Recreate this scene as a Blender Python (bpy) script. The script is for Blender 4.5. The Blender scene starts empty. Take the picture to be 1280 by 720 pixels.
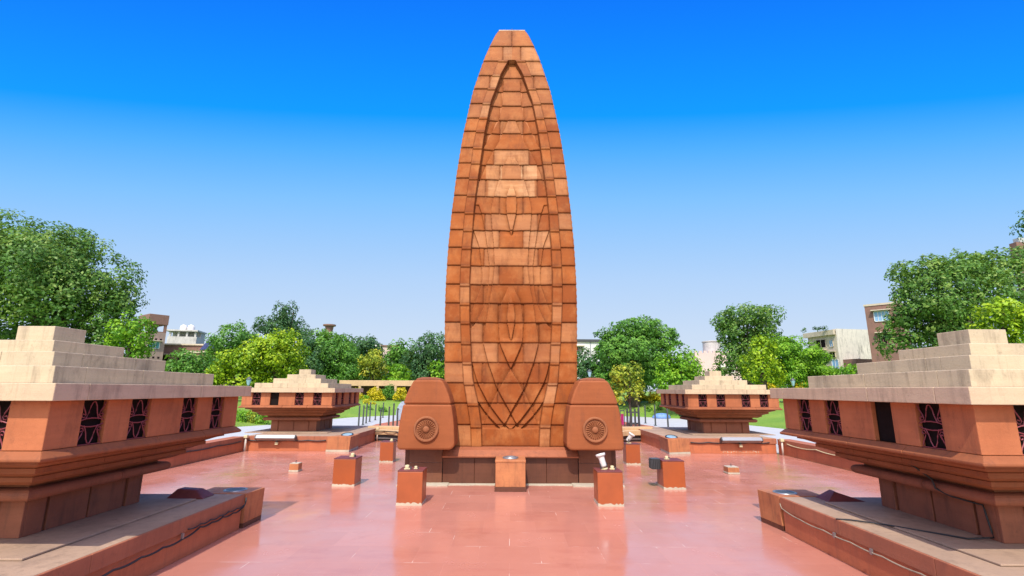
import bpy, math, random
import numpy as np
from mathutils import Vector, Matrix
R = math.radians
random.seed(7)
rng = np.random.default_rng(11)
scene = bpy.context.scene
COL = scene.collection

# ---------------------------------------------------------------- camera
FPX, HOR, CXP, ROLL, CAMH = 613.6, 487.6, 638.0, 0.004, 2.4
PITCH = math.atan((HOR - 360) / FPX)
cam = bpy.data.cameras.new('camera')
cam.sensor_width = 36
cam.lens = FPX / 1280 * 36
cam.shift_x = 2.0 / 1280
cam.clip_end = 3000
camo = bpy.data.objects.new('camera', cam)
camo.matrix_world = Matrix.Translation((0, 0, CAMH)) @ Matrix.Rotation(R(90) + PITCH, 4, 'X') @ Matrix.Rotation(ROLL, 4, 'Z')
COL.objects.link(camo)
scene.camera = camo

# ---------------------------------------------------------------- sky and sun
SUN_EL, SUN_AZ = R(52), R(10)         # the sun is behind the camera, a little to its left
world = bpy.data.worlds.new('World')
scene.world = world
world.use_nodes = True
wn, wl = world.node_tree.nodes, world.node_tree.links
wn.clear()
wo = wn.new('ShaderNodeOutputWorld')
bg = wn.new('ShaderNodeBackground')
bg.inputs['Strength'].default_value = 0.1
sky = wn.new('ShaderNodeTexSky')
sky.sky_type = 'NISHITA'
sky.sun_disc = False
sky.sun_elevation = SUN_EL
sky.sun_rotation = math.pi + SUN_AZ
sky.air_density = 1.0
sky.dust_density = 0.6
tc = wn.new('ShaderNodeTexCoord')
sx = wn.new('ShaderNodeSeparateXYZ')
ramp = wn.new('ShaderNodeValToRGB')   # clear air: deep azure overhead, pale lavender towards the horizon
cr = ramp.color_ramp
stops = [(0.0, (.62, .70, .83)), (.107, (.56, .675, .85)), (.22, (.43, .62, .90)), (.37, (.21, .52, .96)),
         (.455, (.08, .42, .97)), (.515, (.0, .32, .99)), (.67, (.0, .185, .95)), (.85, (.0, .12, .8))]
cr.elements[0].position, cr.elements[0].color = stops[0][0], stops[0][1] + (1,)
cr.elements[1].position, cr.elements[1].color = stops[-1][0], stops[-1][1] + (1,)
for p, c in stops[1:-1]:
    e = cr.elements.new(p); e.color = c + (1,)
sq = wn.new('ShaderNodeVectorMath'); sq.operation = 'MULTIPLY'; sq.inputs[1].default_value = (.42, 1, 1)
wl.new(tc.outputs['Generated'], sq.inputs[0])
nz = wn.new('ShaderNodeVectorMath'); nz.operation = 'NORMALIZE'; wl.new(sq.outputs[0], nz.inputs[0])
wl.new(nz.outputs[0], sx.inputs[0])
wl.new(sx.outputs['Z'], ramp.inputs['Fac'])
sc = wn.new('ShaderNodeVectorMath'); sc.operation = 'SCALE'; sc.inputs['Scale'].default_value = 7.4
wl.new(ramp.outputs['Color'], sc.inputs[0])
mx = wn.new('ShaderNodeMix'); mx.data_type = 'RGBA'; mx.inputs['Factor'].default_value = .95
wl.new(sky.outputs['Color'], mx.inputs[6]); wl.new(sc.outputs[0], mx.inputs[7])
# broad warm aureole added to the sky behind the camera as front fill
sdv = (-math.sin(SUN_AZ) * math.cos(SUN_EL), -math.cos(SUN_AZ) * math.cos(SUN_EL), math.sin(SUN_EL))
dt = wn.new('ShaderNodeVectorMath'); dt.operation = 'DOT_PRODUCT'; dt.inputs[1].default_value = sdv
wl.new(tc.outputs['Generated'], dt.inputs[0])
mr = wn.new('ShaderNodeMapRange'); mr.inputs[1].default_value = .25; mr.inputs[2].default_value = 1.0
wl.new(dt.outputs['Value'], mr.inputs[0])
pw = wn.new('ShaderNodeMath'); pw.operation = 'POWER'; pw.inputs[1].default_value = 1.6; wl.new(mr.outputs[0], pw.inputs[0])
au = wn.new('ShaderNodeVectorMath'); au.operation = 'SCALE'; au.inputs[0].default_value = (15.0, 13.2, 10.6); wl.new(pw.outputs[0], au.inputs['Scale'])
ad = wn.new('ShaderNodeVectorMath'); ad.operation = 'ADD'; wl.new(mx.outputs[2], ad.inputs[0]); wl.new(au.outputs[0], ad.inputs[1])
wl.new(ad.outputs[0], bg.inputs['Color'])
wl.new(bg.outputs[0], wo.inputs['Surface'])

sun = bpy.data.lights.new('sun', 'SUN')
sun.energy = 3.4
sun.angle = R(0.53)
sun.color = (1.0, .93, .82)
suno = bpy.data.objects.new('sun', sun)
sd = Vector((-math.sin(SUN_AZ) * math.cos(SUN_EL), -math.cos(SUN_AZ) * math.cos(SUN_EL), math.sin(SUN_EL)))
suno.rotation_euler = sd.to_track_quat('Z', 'Y').to_euler()
suno.location = sd * 60
COL.objects.link(suno)

vs = scene.view_settings
vs.view_transform = 'Standard'; vs.look = 'None'; vs.gamma = 1; vs.use_curve_mapping = False
vs.exposure = 0.55
scene.cycles.max_bounces = 8
scene.cycles.transparent_max_bounces = 8
scene.cycles.use_denoising = True

# ---------------------------------------------------------------- helpers
def at(px, py, Y):
    """the point at distance Y that stands behind pixel (px, py) of the 1280x720 photograph"""
    u, v = px - CXP, 360 - py
    u, v = u - ROLL * v, v + ROLL * u
    x, y = u / FPX, v / FPX
    c, s = math.cos(PITCH), math.sin(PITCH)
    d = (x, c - y * s, s + y * c)
    t = Y / d[1]
    return Vector((d[0] * t, Y, CAMH + d[2] * t))

def wpx(Y):                            # metres per photo pixel near the horizon at distance Y
    return Y / FPX

class MB:
    def __init__(s): s.v = []; s.f = []
    def add(s, vs, fs):
        o = len(s.v); s.v += [tuple(p) for p in vs]; s.f += [tuple(i + o for i in f) for f in fs]; return s
    def box(s, x0, x1, y0, y1, z0, z1, m=None):
        p = [(x0,y0,z0),(x1,y0,z0),(x1,y1,z0),(x0,y1,z0),(x0,y0,z1),(x1,y0,z1),(x1,y1,z1),(x0,y1,z1)]
        if m is not None: p = [m @ Vector(q) for q in p]
        return s.add(p, [(3,2,1,0),(4,5,6,7),(0,1,5,4),(1,2,6,5),(2,3,7,6),(3,0,4,7)])
    def hexa(s, bot, top):
        return s.add(list(bot) + list(top), [(3,2,1,0),(4,5,6,7),(0,1,5,4),(1,2,6,5),(2,3,7,6),(3,0,4,7)])
    def rings(s, rings, cap=True, closed=True):
        o = len(s.v); n = len(rings[0])
        for r in rings: s.v += [tuple(p) for p in r]
        for i in range(len(rings) - 1):
            for j in range(n if closed else n - 1):
                k = (j + 1) % n
                s.f.append((o+i*n+j, o+i*n+k, o+(i+1)*n+k, o+(i+1)*n+j))
        if cap:
            s.f.append(tuple(o + j for j in reversed(range(n))))
            s.f.append(tuple(o + (len(rings)-1)*n + j for j in range(n)))
        return s
    def square_profile(s, prof, cap=True):           # (half width, z) swept round a square plan
        return s.rings([[(-w,-w,z),(w,-w,z),(w,w,z),(-w,w,z)] for w, z in prof], cap)
    def square_segments(s, prof, cuts, g=.004):       # the same profile laid as separate stones
        for k in range(4):
            m_ = Matrix.Rotation(R(90)*k, 4, 'Z')
            st = [None] + list(cuts) + [None]
            for i in range(len(st) - 1):
                a, b = st[i], st[i+1]
                ra = [m_ @ Vector((-w if a is None else a + g, -w, z)) for w, z in prof]
                rb = [m_ @ Vector((w if b is None else b - g, -w, z)) for w, z in prof]
                s.rings([ra, rb])
        return s
    def lathe(s, prof, n=24, m=None, cap=True):
        rs = []
        for r, z in prof:
            ring = [Vector((r*math.cos(2*math.pi*i/n), r*math.sin(2*math.pi*i/n), z)) for i in range(n)]
            rs.append([m @ p for p in ring] if m is not None else ring)
        return s.rings(rs, cap)
    def tube(s, pts, r, n=6):
        pts = [Vector(p) for p in pts]
        rad = r if isinstance(r, (list, tuple)) else [r] * len(pts)
        rs = []
        up = Vector((0, 0, 1))
        for i, p in enumerate(pts):
            t = (pts[min(i+1, len(pts)-1)] - pts[max(i-1, 0)]).normalized()
            a = t.cross(up) if abs(t.z) < .95 else t.cross(Vector((1, 0, 0)))
            a.normalize(); b = a.cross(t)
            rs.append([p + (a*math.cos(2*math.pi*j/n) + b*math.sin(2*math.pi*j/n)) * rad[i] for j in range(n)])
        return s.rings(rs)
    def prism(s, outline, y0, y1):                    # outline in (x, z), extruded along y
        n = len(outline)
        return s.add([(x, y0, z) for x, z in outline] + [(x, y1, z) for x, z in outline],
                     [tuple(range(n)), tuple(reversed(range(n, 2*n)))] + [((i+1)%n, i, n+i, n+(i+1)%n) for i in range(n)])
    def mesh(s, name):
        me = bpy.data.meshes.new(name); me.from_pydata(s.v, [], s.f); me.update(); return me

def obj(name, mb, mat, parent=None, bevel=0, smooth=False, loc=None, rotz=0):
    me = mb.mesh(name) if isinstance(mb, MB) else mb
    o = bpy.data.objects.new(name, me)
    if mat is not None and not me.materials: me.materials.append(mat)
    COL.objects.link(o)
    if loc is not None: o.location = loc
    o.rotation_euler.z = rotz
    if parent is not None: o.parent = parent
    if bevel:
        b = o.modifiers.new('bevel', 'BEVEL'); b.width = bevel; b.segments = 2; b.limit_method = 'ANGLE'; b.angle_limit = R(35)
    if smooth:
        for p in me.polygons: p.use_smooth = True
    return o

def tag(o, label, cat, group=None, kind=None):
    o['label'] = label; o['category'] = cat
    if group: o['group'] = group
    if kind: o['kind'] = kind
    return o

def thing(name, label, cat, loc=(0, 0, 0), rotz=0, group=None):
    o = bpy.data.objects.new(name, None); o.empty_display_size = .3
    o.location = loc; o.rotation_euler.z = rotz
    COL.objects.link(o)
    return tag(o, label, cat, group)

def struct(name, mb, mat, bevel=0):
    o = obj(name, mb, mat, bevel=bevel); o['kind'] = 'structure'; return o

def copy_tree(src, parent=None, skip=()):
    c = src.copy(); COL.objects.link(c)
    if parent is not None:
        c.parent = parent
    for ch in list(src.children):
        if ch in skip: continue
        copy_tree(ch, c, skip)
    return c

# ---------------------------------------------------------------- materials
def newmat(name):
    m = bpy.data.materials.new(name); m.use_nodes = True
    n, l = m.node_tree.nodes, m.node_tree.links
    return m, n, l, n['Principled BSDF']

def noise(n, l, scale, detail=6, rough=.6, vec=None, stretch=None):
    t = n.new('ShaderNodeTexNoise'); t.inputs['Scale'].default_value = scale
    t.inputs['Detail'].default_value = detail; t.inputs['Roughness'].default_value = rough
    g = n.new('ShaderNodeNewGeometry') if vec is None else None
    src = g.outputs['Position'] if vec is None else vec
    if stretch:
        mp = n.new('ShaderNodeMapping'); mp.inputs['Scale'].default_value = stretch
        l.new(src, mp.inputs[0]); src = mp.outputs[0]
    l.new(src, t.inputs['Vector'])
    return t.outputs['Fac']

def rampf(n, l, fac, lo, hi, a=0., b=1.):
    r = n.new('ShaderNodeMapRange'); r.inputs[1].default_value = lo; r.inputs[2].default_value = hi
    r.inputs[3].default_value = a; r.inputs[4].default_value = b
    l.new(fac, r.inputs[0]); return r.outputs[0]

def mixc(n, l, fac, a, b, mode='MIX'):
    x = n.new('ShaderNodeMix'); x.data_type = 'RGBA'; x.blend_type = mode
    for sock, val in ((0, fac), (6, a), (7, b)):
        if hasattr(val, 'is_output') or isinstance(val, bpy.types.NodeSocket): l.new(val, x.inputs[sock])
        elif sock == 0: x.inputs[0].default_value = val
        else: x.inputs[sock].default_value = tuple(val) + (1,)
    return x.outputs[2]

def bump(n, l, h, bsdf, strength=.3, dist=.02):
    b = n.new('ShaderNodeBump'); b.inputs['Strength'].default_value = strength; b.inputs['Distance'].default_value = dist
    l.new(h, b.inputs['Height']); l.new(b.outputs[0], bsdf.inputs['Normal']); return b

def stone(name, c1, c2, grime=(.10, .06, .04), grime_amt=.55, rough=(.55, .85), bumpy=.25, scale=1.0, bedding=True, spec=.22):
    m, n, l, b = newmat(name)
    a = noise(n, l, 1.1*scale, 5)
    col = mixc(n, l, rampf(n, l, a, .32, .68), c1, c2)
    if bedding:                       # faint sedimentary banding of the sandstone
        s = noise(n, l, 3.0*scale, 5, .65, stretch=(.35, .35, 5))
        col = mixc(n, l, rampf(n, l, s, .35, .75, 0, .38), col, tuple(x*.62 for x in c1))
    g = noise(n, l, 2.3*scale, 8, .7, stretch=(1, 1, .45))
    col = mixc(n, l, rampf(n, l, g, .55, .78, 0, grime_amt), col, grime)
    v = noise(n, l, 7*scale, 6, .7, stretch=(1, 1, .10))     # rain streaks
    col = mixc(n, l, rampf(n, l, v, .52, .76, 0, grime_amt*.75), col, grime)
    p = noise(n, l, 9*scale, 9, .8)                            # pitting and lichen
    col = mixc(n, l, rampf(n, l, p, .57, .70, 0, grime_amt*.6), col, tuple(x*.8 for x in grime))
    f = noise(n, l, 60*scale, 3)
    col = mixc(n, l, rampf(n, l, f, .3, .7, .0, .22), col, (.9, .8, .7), 'MULTIPLY')
    w = noise(n, l, 14*scale, 6, .75)
    col = mixc(n, l, rampf(n, l, w, .64, .8, 0, .3), col, tuple(min(1, x*1.5+.06) for x in c2))
    l.new(col, b.inputs['Base Color'])
    l.new(rampf(n, l, a, .3, .7, *rough), b.inputs['Roughness'])
    b.inputs['Specular IOR Level'].default_value = spec
    bump(n, l, noise(n, l, 30*scale, 8, .7), b, bumpy, .02)
    return m

def plain(name, c, rough=.5, metal=0., var=.25, scale=6, spec=.5):
    m, n, l, b = newmat(name)
    a = noise(n, l, scale, 6, .65)
    l.new(mixc(n, l, rampf(n, l, a, .3, .75, 0, 1), c, tuple(x*(1-var) for x in c)), b.inputs['Base Color'])
    l.new(rampf(n, l, a, .3, .7, rough*.85, min(1, rough*1.2)), b.inputs['Roughness'])
    b.inputs['Metallic'].default_value = metal
    b.inputs['Specular IOR Level'].default_value = spec
    return m

M = {}
M['cream'] = stone('cream_sandstone', (.60, .485, .325), (.47, .385, .27), (.16, .125, .09), .85)
M['slab'] = stone('pale_sandstone', (.62, .475, .31), (.50, .385, .265), (.2, .15, .11), .7)
M['red'] = stone('red_sandstone', (.33, .11, .045), (.24, .08, .036), (.10, .045, .03), .75)
M['redpier'] = stone('red_sandstone_pier', (.49, .17, .072), (.36, .118, .052), (.15, .06, .035), .75)
M['brown'] = stone('brown_stained_sandstone', (.33, .115, .062), (.24, .085, .05), (.09, .045, .034), .7, (.5, .8))
M['plinthtop'] = stone('worn_red_paving', (.44, .305, .21), (.33, .23, .165), (.16, .115, .085), .7)
M['kerbred'] = stone('red_kerb_stone', (.52, .165, .075), (.40, .125, .06), (.13, .06, .045), .5, (.35, .65))
M['coping'] = stone('coping_stone', (.41, .145, .075), (.31, .115, .065), (.12, .06, .045), .6)
M['block'] = stone('stained_orange_stone', (.50, .20, .085), (.36, .13, .06), (.09, .045, .03), .75, (.4, .7), scale=1.6)
M['blockside'] = stone('flame_block_stone', (.46, .165, .052), (.36, .12, .04), (.14, .05, .025), .55)
M['flame'] = stone('flame_block_stone_brown', (.335, .10, .034), (.26, .078, .028), (.15, .055, .03), .5)
M['medal'] = stone('medallion_stone', (.33, .125, .055), (.25, .09, .04), (.09, .04, .025), .6)
M['polished'] = stone('polished_brown_granite', (.14, .055, .032), (.095, .038, .026), (.035, .018, .014), .5, (.16, .32), .08)
M['mortar'] = stone('pale_mortar', (.52, .47, .36), (.40, .36, .28), (.2, .18, .14), .6, bedding=False)
M['unlit'] = plain('unlit_interior', (.014, .009, .008), .9, spec=.1)  # near-black colour paints the shade inside openings
M['grille'] = plain('pink_red_painted_iron', (.25, .045, .058), .5)
M['orange'] = plain('orange_painted_pedestal', (.36, .085, .024), .36, var=.2, scale=3)
M['white'] = plain('white_paint', (.72, .70, .66), .4, var=.15)
M['ivory'] = plain('ivory_plastic', (.62, .52, .3), .45)
M['black'] = plain('black_rubber', (.018, .018, .02), .5)
M['steel'] = plain('grey_steel', (.34, .35, .36), .35, .7)
M['dark'] = plain('dark_grey_paint', (.055, .058, .062), .45)
M['post'] = plain('dark_green_grey_paint', (.06, .07, .068), .45)
M['hood'] = plain('dark_red_paint', (.17, .035, .03), .6, var=.4)
M['cablebrown'] = plain('dusty_cable', (.34, .27, .19), .6, var=.6)
M['pipe'] = plain('off_white_pipe', (.6, .52, .44), .5)
M['concrete'] = stone('pale_concrete', (.46, .47, .47), (.38, .40, .40), (.3, .3, .29), .4, bedding=False)
M['cbench'] = stone('cream_bench_stone', (.62, .43, .24), (.52, .36, .21), (.22, .14, .09), .5)
M['towerwall'] = stone('grey_brown_plaster', (.40, .29, .24), (.30, .21, .18), (.12, .09, .08), .7, scale=.5)
M['brick'] = stone('weathered_brick', (.27, .145, .11), (.21, .125, .10), (.10, .07, .06), .6, scale=.6)
M['plaster'] = stone('stained_cream_plaster', (.58, .50, .37), (.50, .43, .33), (.16, .15, .13), .5, scale=.35, bedding=False)
M['plastergrey'] = stone('greyed_whitewash', (.55, .53, .50), (.42, .41, .39), (.16, .15, .14), .7, scale=.6, bedding=False)
M['stained'] = stone('water_stained_whitewash', (.68, .65, .56), (.55, .53, .47), (.06, .065, .06), .98, scale=.55, bedding=False)
M['pinkwall'] = stone('pale_pink_plaster', (.66, .50, .47), (.60, .45, .43), (.3, .2, .18), .3, scale=.4, bedding=False)
M['whitewall'] = stone('whitewash', (.70, .70, .68), (.60, .60, .60), (.3, .3, .3), .4, scale=.5, bedding=False)
M['boardgrey'] = plain('grey_blue_board', (.30, .36, .44), .5, var=.5)
M['blue'] = plain('pale_blue_paint', (.25, .45, .68), .5)
M['teal'] = plain('teal_glass', (.08, .28, .30), .15)
M['bark'] = plain('bark', (.09, .065, .045), .85, var=.5, scale=12)
M['magenta'] = plain('magenta_cloth', (.42, .02, .16), .8)
M['tarp'] = plain('blue_tarpaulin', (.16, .30, .62), .5, var=.5)

def glassy(name, c):
    m, n, l, b = newmat(name)
    b.inputs['Base Color'].default_value = c + (1,); b.inputs['Roughness'].default_value = .06
    b.inputs['Coat Weight'].default_value = 1.0; b.inputs['Coat Roughness'].default_value = .02
    return m
M['lens'] = glassy('lamp_glass', (.28, .46, .56))
M['lenspale'] = glassy('frosted_lamp_glass', (.55, .60, .66))

def floor_mat():
    m, n, l, b = newmat('polished_red_paving')
    g = n.new('ShaderNodeNewGeometry')
    br = n.new('ShaderNodeTexBrick')
    br.offset = .5
    br.inputs['Scale'].default_value = 1.0
    br.inputs['Brick Width'].default_value = .92; br.inputs['Row Height'].default_value = .76
    br.inputs['Mortar Size'].default_value = .0045; br.inputs['Mortar Smooth'].default_value = .3
    br.inputs['Color1'].default_value = (.485, .20, .145, 1); br.inputs['Color2'].default_value = (.425, .168, .122, 1)
    br.inputs['Mortar'].default_value = (.50, .21, .15, 1)
    l.new(g.outputs['Position'], br.inputs['Vector'])
    a = noise(n, l, .42, 6, .6)
    col = mixc(n, l, rampf(n, l, a, .35, .7, 0, .55), br.outputs['Color'], (.52, .23, .165))
    s = noise(n, l, 1.3, 8, .7, stretch=(.4, 1.3, 1))
    col = mixc(n, l, rampf(n, l, s, .54, .74, 0, .55), col, (.36, .115, .09))
    d = noise(n, l, 5, 8, .75)
    col = mixc(n, l, rampf(n, l, d, .60, .80, 0, .35), col, (.68, .44, .36))
    st = noise(n, l, .75, 7, .7)
    col = mixc(n, l, rampf(n, l, st, .57, .72, 0, .4), col, (.30, .095, .065))
    wj = n.new('ShaderNodeMath'); wj.operation = 'MULTIPLY'       # some joints have lost their colour and show white
    l.new(br.outputs['Fac'], wj.inputs[0]); l.new(rampf(n, l, noise(n, l, 1.1, 3), .56, .62, 0, .8), wj.inputs[1])
    col = mixc(n, l, wj.outputs[0], col, (.75, .62, .52))
    e = noise(n, l, 90, 2)
    col = mixc(n, l, rampf(n, l, e, .3, .7, 0, .12), col, (.5, .4, .35), 'MULTIPLY')
    l.new(col, b.inputs['Base Color'])
    r = noise(n, l, .9, 7, .65)
    l.new(rampf(n, l, r, .34, .68, .09, .30), b.inputs['Roughness'])
    b.inputs['Specular IOR Level'].default_value = .85
    bp = bump(n, l, br.outputs['Fac'], b, .25, -.006)
    b2 = n.new('ShaderNodeBump'); b2.inputs['Strength'].default_value = .05; b2.inputs['Distance'].default_value = .05
    l.new(noise(n, l, 2.2, 3), b2.inputs['Height']); l.new(b2.outputs[0], bp.inputs['Normal'])
    return m
M['floor'] = floor_mat()

def grass_mat():
    m, n, l, b = newmat('lawn')
    a = noise(n, l, .25, 6, .6)
    col = mixc(n, l, rampf(n, l, a, .35, .65), (.13, .27, .02), (.22, .34, .035))
    s = noise(n, l, 9, 6, .7)
    col = mixc(n, l, rampf(n, l, s, .45, .7, 0, .6), col, (.045, .11, .012))
    l.new(col, b.inputs['Base Color']); b.inputs['Roughness'].default_value = .9
    bump(n, l, noise(n, l, 25, 6, .8), b, .8, .08)
    return m
M['grass'] = grass_mat()

def leaf_mat(name, ca, cb, cc, transl=.35):
    m, n, l, b = newmat(name)
    at_ = n.new('ShaderNodeAttribute'); at_.attribute_name = 'leaf'
    r = n.new('ShaderNodeValToRGB')
    r.color_ramp.elements[0].color = ca + (1,); r.color_ramp.elements[1].color = cc + (1,)
    e = r.color_ramp.elements.new(.5); e.color = cb + (1,)
    l.new(at_.outputs['Fac'], r.inputs['Fac'])
    l.new(r.outputs['Color'], b.inputs['Base Color'])
    b.inputs['Roughness'].default_value = .5
    b.inputs['Specular IOR Level'].default_value = .35
    t = n.new('ShaderNodeBsdfTranslucent')
    l.new(mixc(n, l, .5, r.outputs['Color'], (.20, .30, .02)), t.inputs['Color'])
    mxs = n.new('ShaderNodeMixShader'); mxs.inputs[0].default_value = transl
    l.new(b.outputs[0], mxs.inputs[1]); l.new(t.outputs[0], mxs.inputs[2])
    l.new(mxs.outputs[0], n['Material Output'].inputs['Surface'])
    return m
M['leaf_deep'] = leaf_mat('leaf_deep_green', (.05, .14, .022), (.12, .27, .04), (.30, .42, .09))
M['leaf_dark'] = leaf_mat('leaf_dark_bluegreen', (.028, .09, .035), (.06, .165, .055), (.13, .26, .075))
M['leaf_mid'] = leaf_mat('leaf_mid_green', (.05, .16, .022), (.11, .30, .034), (.22, .44, .06))
M['leaf_bright'] = leaf_mat('leaf_bright_green', (.12, .26, .008), (.32, .50, .012), (.52, .64, .03))
M['leaf_fresh'] = leaf_mat('leaf_fresh_green', (.07, .22, .010), (.17, .40, .014), (.32, .54, .03))
M['leaf_yellow'] = leaf_mat('leaf_golden', (.45, .40, .008), (.72, .58, .012), (.85, .72, .03))
M['leaf_olive'] = leaf_mat('leaf_yellow_green', (.16, .24, .02), (.34, .42, .03), (.60, .58, .06))

# ---------------------------------------------------------------- ground
struct('ground', MB().add([(-900,-200,-.06),(900,-200,-.06),(900,1500,-.06),(-900,1500,-.06)], [(0,1,2,3)]), M['grass'])
struct('path', MB().add([(x, y, -.012) for x, y in [(-19,-6),(-10.3,-6),(-10.3,24),(10.3,24),(10.3,-6),(19,-6),(18.2,31.5),(17.6,35),(15.2,44.5),(11.5,48.3),(4,50.5),(-4,50.8),(-10.7,49.2),(-14,44.6),(-16.6,35.2),(-18.1,32.4)]],
       [(0,1,2,14,15),(2,3,8,9,10,11,12,13,14),(3,4,5,6,7,8)]), M['concrete'])
edge = [(-19,-6),(-18.6,18),(-18.1,32.4),(-16.6,35.2),(-14,44.6),(-10.7,49.2),(-4,50.8),(4,50.5),(11.5,48.3),(15.2,44.5),(17.6,35),(18.2,31.5),(18.7,18),(19,-6)]
def outward(d):
    r_ = []
    for i, (x, y) in enumerate(edge):
        a, b = Vector(edge[max(i-1, 0)]), Vector(edge[min(i+1, len(edge)-1)])
        t_ = (b - a).normalized(); nn = Vector((-t_.y, t_.x))
        r_.append((x + nn.x*d, y + nn.y*d))
    return r_
rings = [[(x, y, z_) for x, y in outward(d)] for d, z_ in ((0, -.055), (.05, .03), (2.5, .32), (5, .78), (7, 1.1), (8.5, 1.22), (11, 1.25), (60, 1.3))]
lawn = MB().rings(rings, cap=False, closed=False)
lm = lawn.mesh('lawn')
for p_ in lm.polygons: p_.use_smooth = True
lm.materials.append(M['grass'])
lo_ = bpy.data.objects.new('lawn', lm); COL.objects.link(lo_); lo_['kind'] = 'structure'
struct('rear_paving', MB().add([(x, y, -.006) for x, y in [(-8,24),(8,24),(9.6,31),(9.9,35),(9.0,40),(7.2,43.5),(-7,43.6),(-9,40),(-9.5,36),(-9.2,32)]], [tuple(range(10))]), M['kerbred'])
struct('plaza', MB().box(-10.5, 10.5, -6, 24.2, -.3, 0), M['floor'])

# ---------------------------------------------------------------- monument
SIL = [(0.486,14.98),(0.584,14.818),(0.691,14.461),(0.818,14.113),(0.992,13.476),(1.141,12.83),(1.28,12.258),(1.379,11.646),(1.465,11.068),(1.553,10.491),(1.616,9.938),(1.677,9.355),(1.728,8.845),(1.776,8.158),(1.821,7.624),(1.852,7.077),(1.881,6.555),(1.897,5.971),(1.91,5.435),(1.91,4.863),(1.901,4.303),(1.877,3.457),(1.856,2.567),(1.794,1.806),(1.70,0.895)]
ROWS = [14.98,14.17,13.476,12.83,12.258,11.646,11.068,10.552,9.938,9.384,8.845,8.253,7.677,7.115,6.555,5.995,5.423,4.863,4.303,3.729,3.165,2.595,2.043,1.464,0.895]
BIN = [(0.099,13.513),(0.372,12.852),(0.502,12.332),(0.685,11.682),(0.777,11.075),(0.853,10.558),(0.901,10.105),(0.965,9.453),(1.028,8.884),(1.092,8.239),(1.136,7.695),(1.156,7.141),(1.187,6.55),(1.198,5.971),(1.204,5.423),(1.193,4.863),(1.177,4.326),(1.139,3.752),(1.107,3.174),(1.047,2.611),(0.9,2.03),(0.802,1.473),(0.78,0.895)]
BOUT = [(0.468,13.447),(0.656,12.813),(0.783,12.312),(0.949,11.678),(1.051,11.068),(1.14,10.558),(1.215,9.968),(1.258,9.413),(1.318,8.817),(1.363,8.266),(1.417,7.65),(1.437,7.102),(1.469,6.517),(1.486,5.971),(1.492,5.423),(1.478,4.84),(1.447,4.28),(1.412,3.713),(1.362,3.127),(1.318,2.611),(1.204,2.03),(1.102,1.473),(1.064,0.895)]
CURVES = {
 'c1': [(0.271,12.795),(0.294,12.244),(0.317,11.646),(0.425,11.068),(0.678,10.525),(0.855,10.087),(0.917,9.968)],
 'c2': [(0.0,11.322),(0.135,11.037),(0.309,10.525),(0.46,10.117),(0.61,9.861),(0.805,9.384),(0.924,9.014),(0.982,8.817)],
 'c3': [(0.0,9.879),(0.199,9.453),(0.326,9.249),(0.398,8.854),(0.541,8.266),(0.611,7.943),(0.621,7.703),(0.578,7.18),(0.525,6.669),(0.495,5.971),(0.538,5.435),(0.649,4.863),(0.712,4.326),(0.767,4.095),(0.79,3.706),(0.655,3.188),(0.38,2.435),(0.0,1.785),(-0.139,1.507),(-0.275,1.362)],
 'c7': [(0.0,8.761),(0.135,8.348),(0.167,8.05),(0.146,7.677),(0.0,6.923)],
 'c4': [(1.144,7.128),(0.954,6.593),(0.873,5.971),(0.845,5.677),(0.874,5.387),(1.057,4.863),(1.187,4.535)],
 'c5': [(1.003,7.969),(0.899,7.65),(0.795,7.128),(0.715,6.593),(0.637,5.971),(0.656,5.556),(0.699,5.196),(0.764,4.84),(0.988,4.326),(1.168,4.118)],
 'c8': [(0.0,5.124),(0.07,4.863),(0.115,4.582),(0.106,4.28),(0.007,3.752)],
 'c9': [(0.0,5.435),(0.093,5.315),(0.292,4.863),(0.356,4.326),(0.33,3.729),(0.159,3.322),(0.0,2.987),(-0.34,2.402),(-0.533,2.03),(-0.631,1.763),(-0.771,1.464)],
 'c11': [(1.12,3.277),(1.035,2.898),(0.918,2.567),(0.622,2.03),(0.22,1.517),(0.033,1.358)],
 'c12': [(1.081,2.965),(1.04,2.457),(0.957,2.152),(0.708,1.785),(0.286,1.358)],
}
def interp(tab, z):
    t = sorted((b, a) for a, b in tab)
    return np.interp(z, [p[0] for p in t], [p[1] for p in t])
def smooth_interp(tab, z, kk=21):
    # Catmull-Rom-like smoothing: dense linear interpolation blurred along z
    t = sorted((b, a) for a, b in tab)
    zz = np.arange(t[0][0], t[-1][0] + .01, .01)
    xx = np.interp(zz, [p[0] for p in t], [p[1] for p in t])
    k = kk if len(zz) > 3*kk else 5
    pad = np.concatenate([2*xx[0] - xx[k:0:-1], xx, 2*xx[-1] - xx[-2:-k-2:-1]])
    ker = np.hanning(2*k+1); ker /= ker.sum()
    xx = np.convolve(pad, ker, 'valid')
    return np.interp(z, zz, xx[:len(zz)])
def yfront(z):
    t = np.clip((np.asarray(z) - 4) / 11, 0, None); return 14.0 + 1.3 * t * t

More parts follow.
